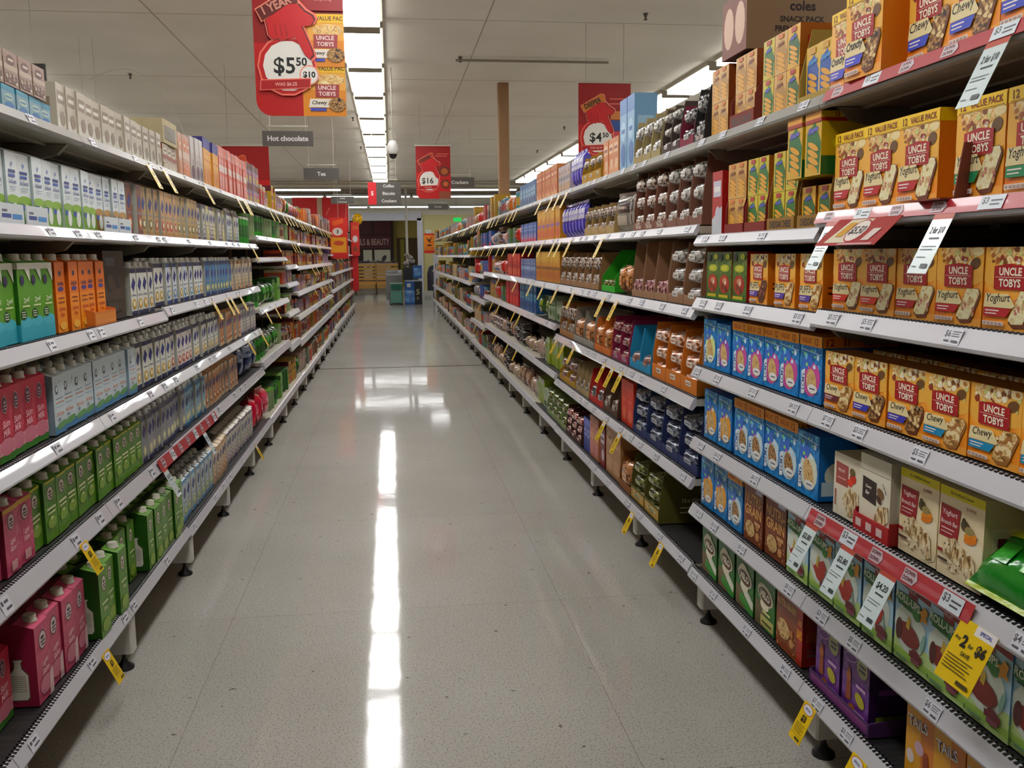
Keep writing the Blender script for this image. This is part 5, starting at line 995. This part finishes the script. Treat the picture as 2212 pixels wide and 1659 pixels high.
# dome camera, column, pipes on the ceiling
r = ob('security_camera', MB().lathe([(.012,.17),(.03,.165),(.052,.12),(.056,.07),(.045,.045)], 0, 0, M('#d4d2cc', .35), 20), loc=(.05, 9, 2.215), label='white dome security camera on a thin rod', category='security camera')
ob('dome', MB().lathe([(.004,0),(.022,.006),(.034,.024),(.038,.046)], 0, 0, M('#1c1c1e', .15), 18), r); ob('rod', MB().lathe([(.006,.16),(.006,.83)], 0, 0, M('#a8a498', .4), 8), r)
clm = ramp_mat('column_paint', ['#8f6f52', '#9a7a5c'], 3, .7)
ob('power_column', MB().bev(-.055, -.05, 1.6806, .055, .05, 3.05, .008, clm), loc=(1.19, 9.75, 0), label='square brown column rising from the right top shelf to the ceiling', category='column')
pp = M('#8f8a7e', .5)
ob('ceiling_pipe', MB().tube([(.62, 8.5, 3.02), (2.0, 8.5, 3.02)], .012, pp), label='thin dark pipe under the ceiling by the column', category='pipe')
for i, (x, y) in enumerate([(.66, 8.5), (1.9, 6.9), (2.35, 10.2), (2.42, 12.9), (2.5, 15.8), (-.42, 8.9), (-.42, 12.2), (-.42, 15.4), (-2.4, 9.5)]):
    o = ob('sprinkler_head', MB().lathe([(.02,.045),(.012,.03),(.006,.012),(.014,.004),(.014,0)], 0, 0, M('#5a5248', .4), 10), loc=(x, y, 3.003), label=f'{ordn(i+1)} small sprinkler head under the ceiling, counting from the column pipe', category='sprinkler', group='sprinkler heads')
for k, (z, rr) in enumerate(((2.955, .05), (3.0, .02))):
    ob('overhead_duct', MB().tube([(-9, YE-.35-.2*k, z), (9, YE-.35-.2*k, z)], rr, M('#c4beb0', .5), 10), label=('pale round duct' if k == 0 else 'thin pale pipe')+' crossing below the ceiling at the aisle end', category='duct')

# ------------------------------------------------------------------ end of the aisle, checkouts and mall
red = M('#b81216', .45); wht = M('#cfcfd0', .4)
pb = MB().box(-2.3, 0, 1.9, -.98, .03, 2.72, red); pb.box(-1.72, -.02, 1.9, -1.60, 0, 2.72, M('#b89a80', .5)); pb.box(-.985, -.01, 1.9, -.965, .04, 2.72, M('#d8d0c8', .5))
pb.art((-1.55, -.0, 1.95), (1,0,0), (0,0,1), .55, .7, [('p', [(.05,.5),(.2,.75),(.24,.74),(.1,.5)], '#d86a60'), ('p', [(.9,.2),(.98,.9),(.94,.9),(.87,.22)], '#d86a60'), ('r', .0, .3, .85, .34, '#e08878'), ('r', .4,.36,.8,.4,'#d86a60')])
eb = ob('end_banner', pb, loc=(0, 23.1, 0), label='big red banner over the far end of the left shelves', category='banner')
pl = MB().box(-.03, -.03, 0, .03, .03, 1.42, red).box(.05, -.02, .47, .2, .02, 1.37, red).box(-.03, -.035, 0, -.015, -.03, 1.4, wht); pl.box(-.03, -.03, 1.36, .22, .03, 1.42, red)
ob('hanger', MB().box(-2.2, .01, 2.72, -2.194, .016, 3.35, M('#a8a498')).box(-1.06, .01, 2.72, -1.054, .016, 3.35, M('#a8a498')), eb)
ob('display_post', pl, loc=(-.98, 23.05, 0), label='red display post standing at the far end of the left shelves', category='post')
def hangcard(w, h, items, lab, loc, col='#c0281c'):
    b = MB().box(-w/2, 0, 0, w/2, .01, h, M(col, .4)); b.front(w, h, items)
    r = ob('promotional_card', b, loc=loc, label=lab, category='poster'); zc = 3.05-loc[2] if loc[1] < 22.7 else 2.98-loc[2]
    ob('hanger', MB().box(-.002, .003, h, .002, .007, zc, M('#a8a498')), r); return r
hangcard(.275, .64, [('r', .05, .15, .92, .52, '#d8961c'), ('e', .5, .38, .3, .06, '#b84a24'), ('e', .45, .66, .3, .10, '#e8b0a0'), ('e', .45, .66, .25, .08, '#d8d0c8'), ('t', '3', .45, .66, .09, '#3a1a14', .3, 0, 0, .04), ('p', [(.2,.78),(.8,.88),(.75,.98),(.15,.9)], '#d05a1c'), ('r', 0, 0, 1, .12, '#b01c18')], 'red card with yellow tea pack, hanging at the left shelf end', (-.80, 15.0, 1.275))
hangcard(.20, .80, [('e', .5, .5, .34, .11, '#d8a0a0'), ('e', .5, .5, .26, .08, '#d8d4d0'), ('e', .5, .2, .3, .08, '#8a3a24'), ('r', .2, .78, .9, .9, '#c85a24')], 'narrow red card hanging beside the yellow balloon', (-.83, 22.86, 1.32))
ba = MB().lathe([(.004,0),(.05,.01),(.10,.05),(.128,.12),(.125,.19),(.09,.25),(.04,.28),(.004,.285)], 0, 0, M('#e8b40c', .3), 24); ba.lathe([(.004,-.02),(.012,-.015),(.004,0)], 0, 0, M('#d8a00c', .4), 8)
kb = M('#2a2410', .5)
for a in range(9):
    t = radians(200+a*17.5); x = .06*cos(t); z = .15+.06*sin(t); yy = -math.sqrt(max(.0001, .127**2-x*x-(z-.15)**2))-.002
    ba.box(x-.008, yy, z-.008, x+.008, yy+.004, z+.008, kb)
for x in (-.035, .035): ba.box(x-.008, -.128, .18, x+.008, -.118, .21, kb)
r = ob('balloon', ba, loc=(-.775, 23.2, 2.06), label='round yellow smiley balloon at the end of the left shelves', category='balloon'); ob('string', MB().tube([(0,0,-.02),(-.01,0,-.4),(-.05,0,-.66)], .002, wht), r)
pc_ = ob('promotional_card', MB().box(-.12, 0, 0, .12, .01, .46, M('#d8801c', .4)).front(.24, .46, [('r', 0, .9, 1, 1, '#b03018'), ('r', 0, 0, 1, .16, '#b83018'), ('p', [(.2,.8),(.5,.68),(.8,.84),(.6,.62),(.7,.5),(.4,.6)], '#2c140c'), ('r', .3, .36, .7, .44, '#2c140c'), ('r', .1, .25, .9, .27, '#8a2c14')]),
   loc=(.905, 21.9, 1.36), label='orange and red card at the far end of the right shelves', category='poster')
ob('hanger', MB().box(-.002, .003, .46, .002, .007, 3.05-1.36, M('#a8a498')), pc_)
ob('notice', MB().box(-.09, 0, 0, .09, .006, .17, M('#dfe6dc', .4)).front(.18, .17, [('e', .5, .5, .3, .3, '#8aa898'), ('e', .5, .5, .22, .22, '#dfe6dc')]), loc=(1.34, YW-.008, 2.02), label='small square white notice on the cream wall right of the exit', category='sign')
pr_ = ob('white_post', MB().bev(-.07, -.07, 0, .07, .07, 1.55, .01, M('#c9c9cf', .45)), loc=(1.17, 24.3, 0), label='white square post beyond the right shelf end', category='post')
es_ = ob('exit_sign', MB().box(-.1, 0, 0, .1, .03, .1, M('#20a850', .4, 0, .8)), loc=(1.72, 24, 2.16), label='small green sign glowing above the far right shelves', category='sign')
ob('hanger', MB().box(-.003, .012, .1, .003, .018, 3.35-2.16, M('#a8a498')), es_)
sp = ob('support_pole', MB().lathe([(.035,0),(.035,3.35)], 0, 0, M('#cfccc0', .4), 14), loc=(.46, 26.0, 0), label='slim white pole behind the blue and black display', category='pole')
# dark display bin at the exit
bn = MB(); bk = M('#10181c', .4); bu = M('#2c5a94', .35)
bn.box(-.23, -.2, 0, .03, .2, .62, bu); bn.box(.03, -.2, 0, .24, .2, .62, bk)
bn.art((-.23, -.2, 0), (1,0,0), (0,0,1), .26, .62, [('r', 0, .1, 1, .62, ramp_mat('sky_print', ['#3a6aa8', '#7aa8d8'], 5)), ('r', .25, .76, .62, .92, '#d8dcd8'), ('t', 'SAVE', .5, .55, .06, '#cfe0ec', .6)])
bn.art((.03, -.2, 0), (1,0,0), (0,0,1), .21, .62, [('t', '5', .45, .55, .24, '#b8a880', .5), ('r', .3, .2, .5, .34, '#8a7c58')])
bn.box(-.2, -.16, .62, .2, .16, .66, M('#a8b0b4', .4))
r = ob('display_bin', bn, loc=(.585, 25.4, 0), label='blue and black promotional bin marked with a 5 at the exit', category='display bin')
bx = MB(); bx.box(-.26, -.16, .66, .0, .16, 1.0, bk); bx.box(0, -.16, .70, .24, .16, 1.05, bu); bx.art((0, -.16, .70), (1,0,0), (0,0,1), .24, .35, [('r', .1, .2, .9, .8, ramp_mat('sky_print2', ['#4a7ab0', '#88b4dc'], 5))]); ob('header_box', bx, r)
pkm = ramp_mat('crumpled_film', ['#7a7670', '#b0aca4', '#5a544c'], 14, .3, bump=1)
bagm = MB()
for i, (x, z, q) in enumerate([(-.12,1.10,.11),(.02,1.16,.10),(-.02,1.26,.09),(-.1,1.33,.08)]):
    bagm.lathe([(.004,z-q*.7),(q*.8,z-q*.4),(q,z),(q*.7,z+q*.5),(.004,z+q*.7)], x, 0, pkm, 9, False)
ob('bag_heap', bagm, loc=(.54, 25.4, -.0), label='crumpled silver bags heaped on the promotional bin', category='bags')
# grey checkout end with a wire basket stand
ck = MB(); gy = M('#8a8a88', .5); ck.xprism([(-.3,0),(.3,0),(.3,.92),(-.1,.86),(-.3,.78)], -.22, .22, gy); ck.box(-.2, -.1, .86, .1, .25, .93, M('#a8a6a2', .5)); ck.box(-.22, -.32, .0, -.14, -.3, .12, wht)
ob('checkout_counter', ck, loc=(.08, 25.9, 0), label='grey checkout counter end left of the promotional bin', category='counter')
gs = MB(); gn = M('#4f8f80', .45)
for x in (-.14, .14):
    for y in (-.12, .12): gs.box(x-.01, y-.01, .02, x+.01, y+.01, .58, gn)
gs.box(-.17, -.15, .56, .17, .15, .59, M('#9ab8a4', .4)); gs.box(-.13, -.12, .42, .15, .12, .56, M('#1f6a58', .5))
for k in range(7): gs.box(-.13+.04*k, -.125, .06, -.122+.04*k, -.117, .40, M('#a8c8b8', .4))
gs.box(-.14, -.12, .06, .14, .12, .38, gn); gs.box(-.16, -.14, .0, -.12, -.1, .04, bk); gs.box(.12, -.14, 0, .16, -.1, .04, bk)
ob('basket_stand', gs, loc=(.13, 25.25, 0), label='green shopping basket stand in front of the grey counter', category='basket stand')
# wooden slat bench or planter screen
bw = M('#b08a4a', .5); be = MB()
for x0, x1 in ((-1.25, -.53), (-.48, .25)):
    for k in range(6): be.box(x0, 0, .38+.115*k, x1, .03, .46+.115*k, bw)
    be.box(x0, -.35, .36, x1, 0, .40, M('#c89c58', .45)); be.box(x0, -.36, .22, x1, -.34, .36, bw)
be.box(-.53, .0, .2, -.48, .05, 1.07, M('#8a6a3c', .5)); 
for x in (-1.2, -.5, .2): be.box(x-.03, -.3, 0, x+.03, .1, .24, M('#4a3a2a', .5))
be.box(-1.25, .03, 1.03, .25, .2, 1.07, M('#9a8a7a', .5))
ob('slatted_bench', be, loc=(0, 32.2, 0), label='long wooden slatted bench in the mall opening', category='bench')
pv = M('#3a3238', .6); pvb = MB()
rg = random.Random(9)
for k in range(16): 
    x = -1.1+k*.085; h = rg.uniform(.05, .13); pvb.lathe([(.05,0),(.05,h*.5),(.01,h)], x, 0, rg.choice([pv, M('#2a2428', .6), M('#5a5048', .6)]), 7, False)
ob('planting', pvb, loc=(0, 32.32, 1.07), label='low dark planting along the top of the slatted bench', category='plants', kind='stuff')
# beauty shop front
sh = MB(); pu = M('#4a1c2e', .5); pd = M('#241018', .5)
sh.box(-3.2, 0, 0, .15, .2, 2.98, pd)
for (x0, x1, z0, z1) in ((-3.1,-1.75,2.2,2.9),(-1.68,-.72,2.2,2.9),(-.66,.04,2.2,2.9),(-3.1,.04,1.62,2.16)): sh.box(x0, -.02, z0, x1, 0, z1, pu)
sh.art((-3.1, -.021, 1.62), (1,0,0), (0,0,1), 3.14, .54, [('t', 'NAILS & BEAUTY', .735, .5, .5, '#b89aa4', .49)])
for (x0, x1) in ((-1.12,-.76),(-.66,.0)): sh.box(x0, -.03, .3, x1, -.01, 1.56, M('#c8ccc8', .3))
sh.art((-.66, -.031, .3), (1,0,0), (0,0,1), .66, 1.26, [('e', .6, .72, .13, .12, '#3a3a48', -.5), ('e', .4, .4, .3, .12, '#b8a888'), ('e', .5, .5, .3, .1, '#b0b4b0')]); sh.art((-1.12, -.031, .3), (1,0,0), (0,0,1), .36, 1.26, [('e', .5, .5, .3, .1, '#8a9490'), ('e', .6, .4, .2, .06, '#6a6a5a')])
ob('shop_front', sh, loc=(0, 39.6, 0), label='dark purple beauty shop front with white lettering across the mall', category='shop')
ob('mall_bin', MB().lathe([(.15,0),(.17,.02),(.17,.75),(.12,.95),(.02,1.0)], 0, 0, M('#2c2a34', .5), 16), loc=(1.3, 29.5, 0), label='tall dark rounded bin near the cream wall', category='bin')
ob('white_crate', MB().box(-.14,-.12,0,.14,.12,.40, M('#b8bab4', .5)).art((-.14,-.12,0),(1,0,0),(0,0,1),.28,.4,[('r',.2,.4,.8,.7,'#a0a29c')]), loc=(.93, 24.2, 0), label='low pale crate on the floor beside the right shelf end', category='crate')
for i, x in enumerate((-3.4, -6.2, 3.4, 6.2)):
    ob('checkout_lane', MB().box(-.5, -1.2, 0, .5, 1.2, .85, M('#8f8c86', .5)).box(-.4, -1.1, .85, .4, .4, .9, M('#2a2a2c', .5)), loc=(x, 27, 0), label=f'grey checkout lane, {["left inner","left outer","right inner","right outer"][i]} one', category='checkout')
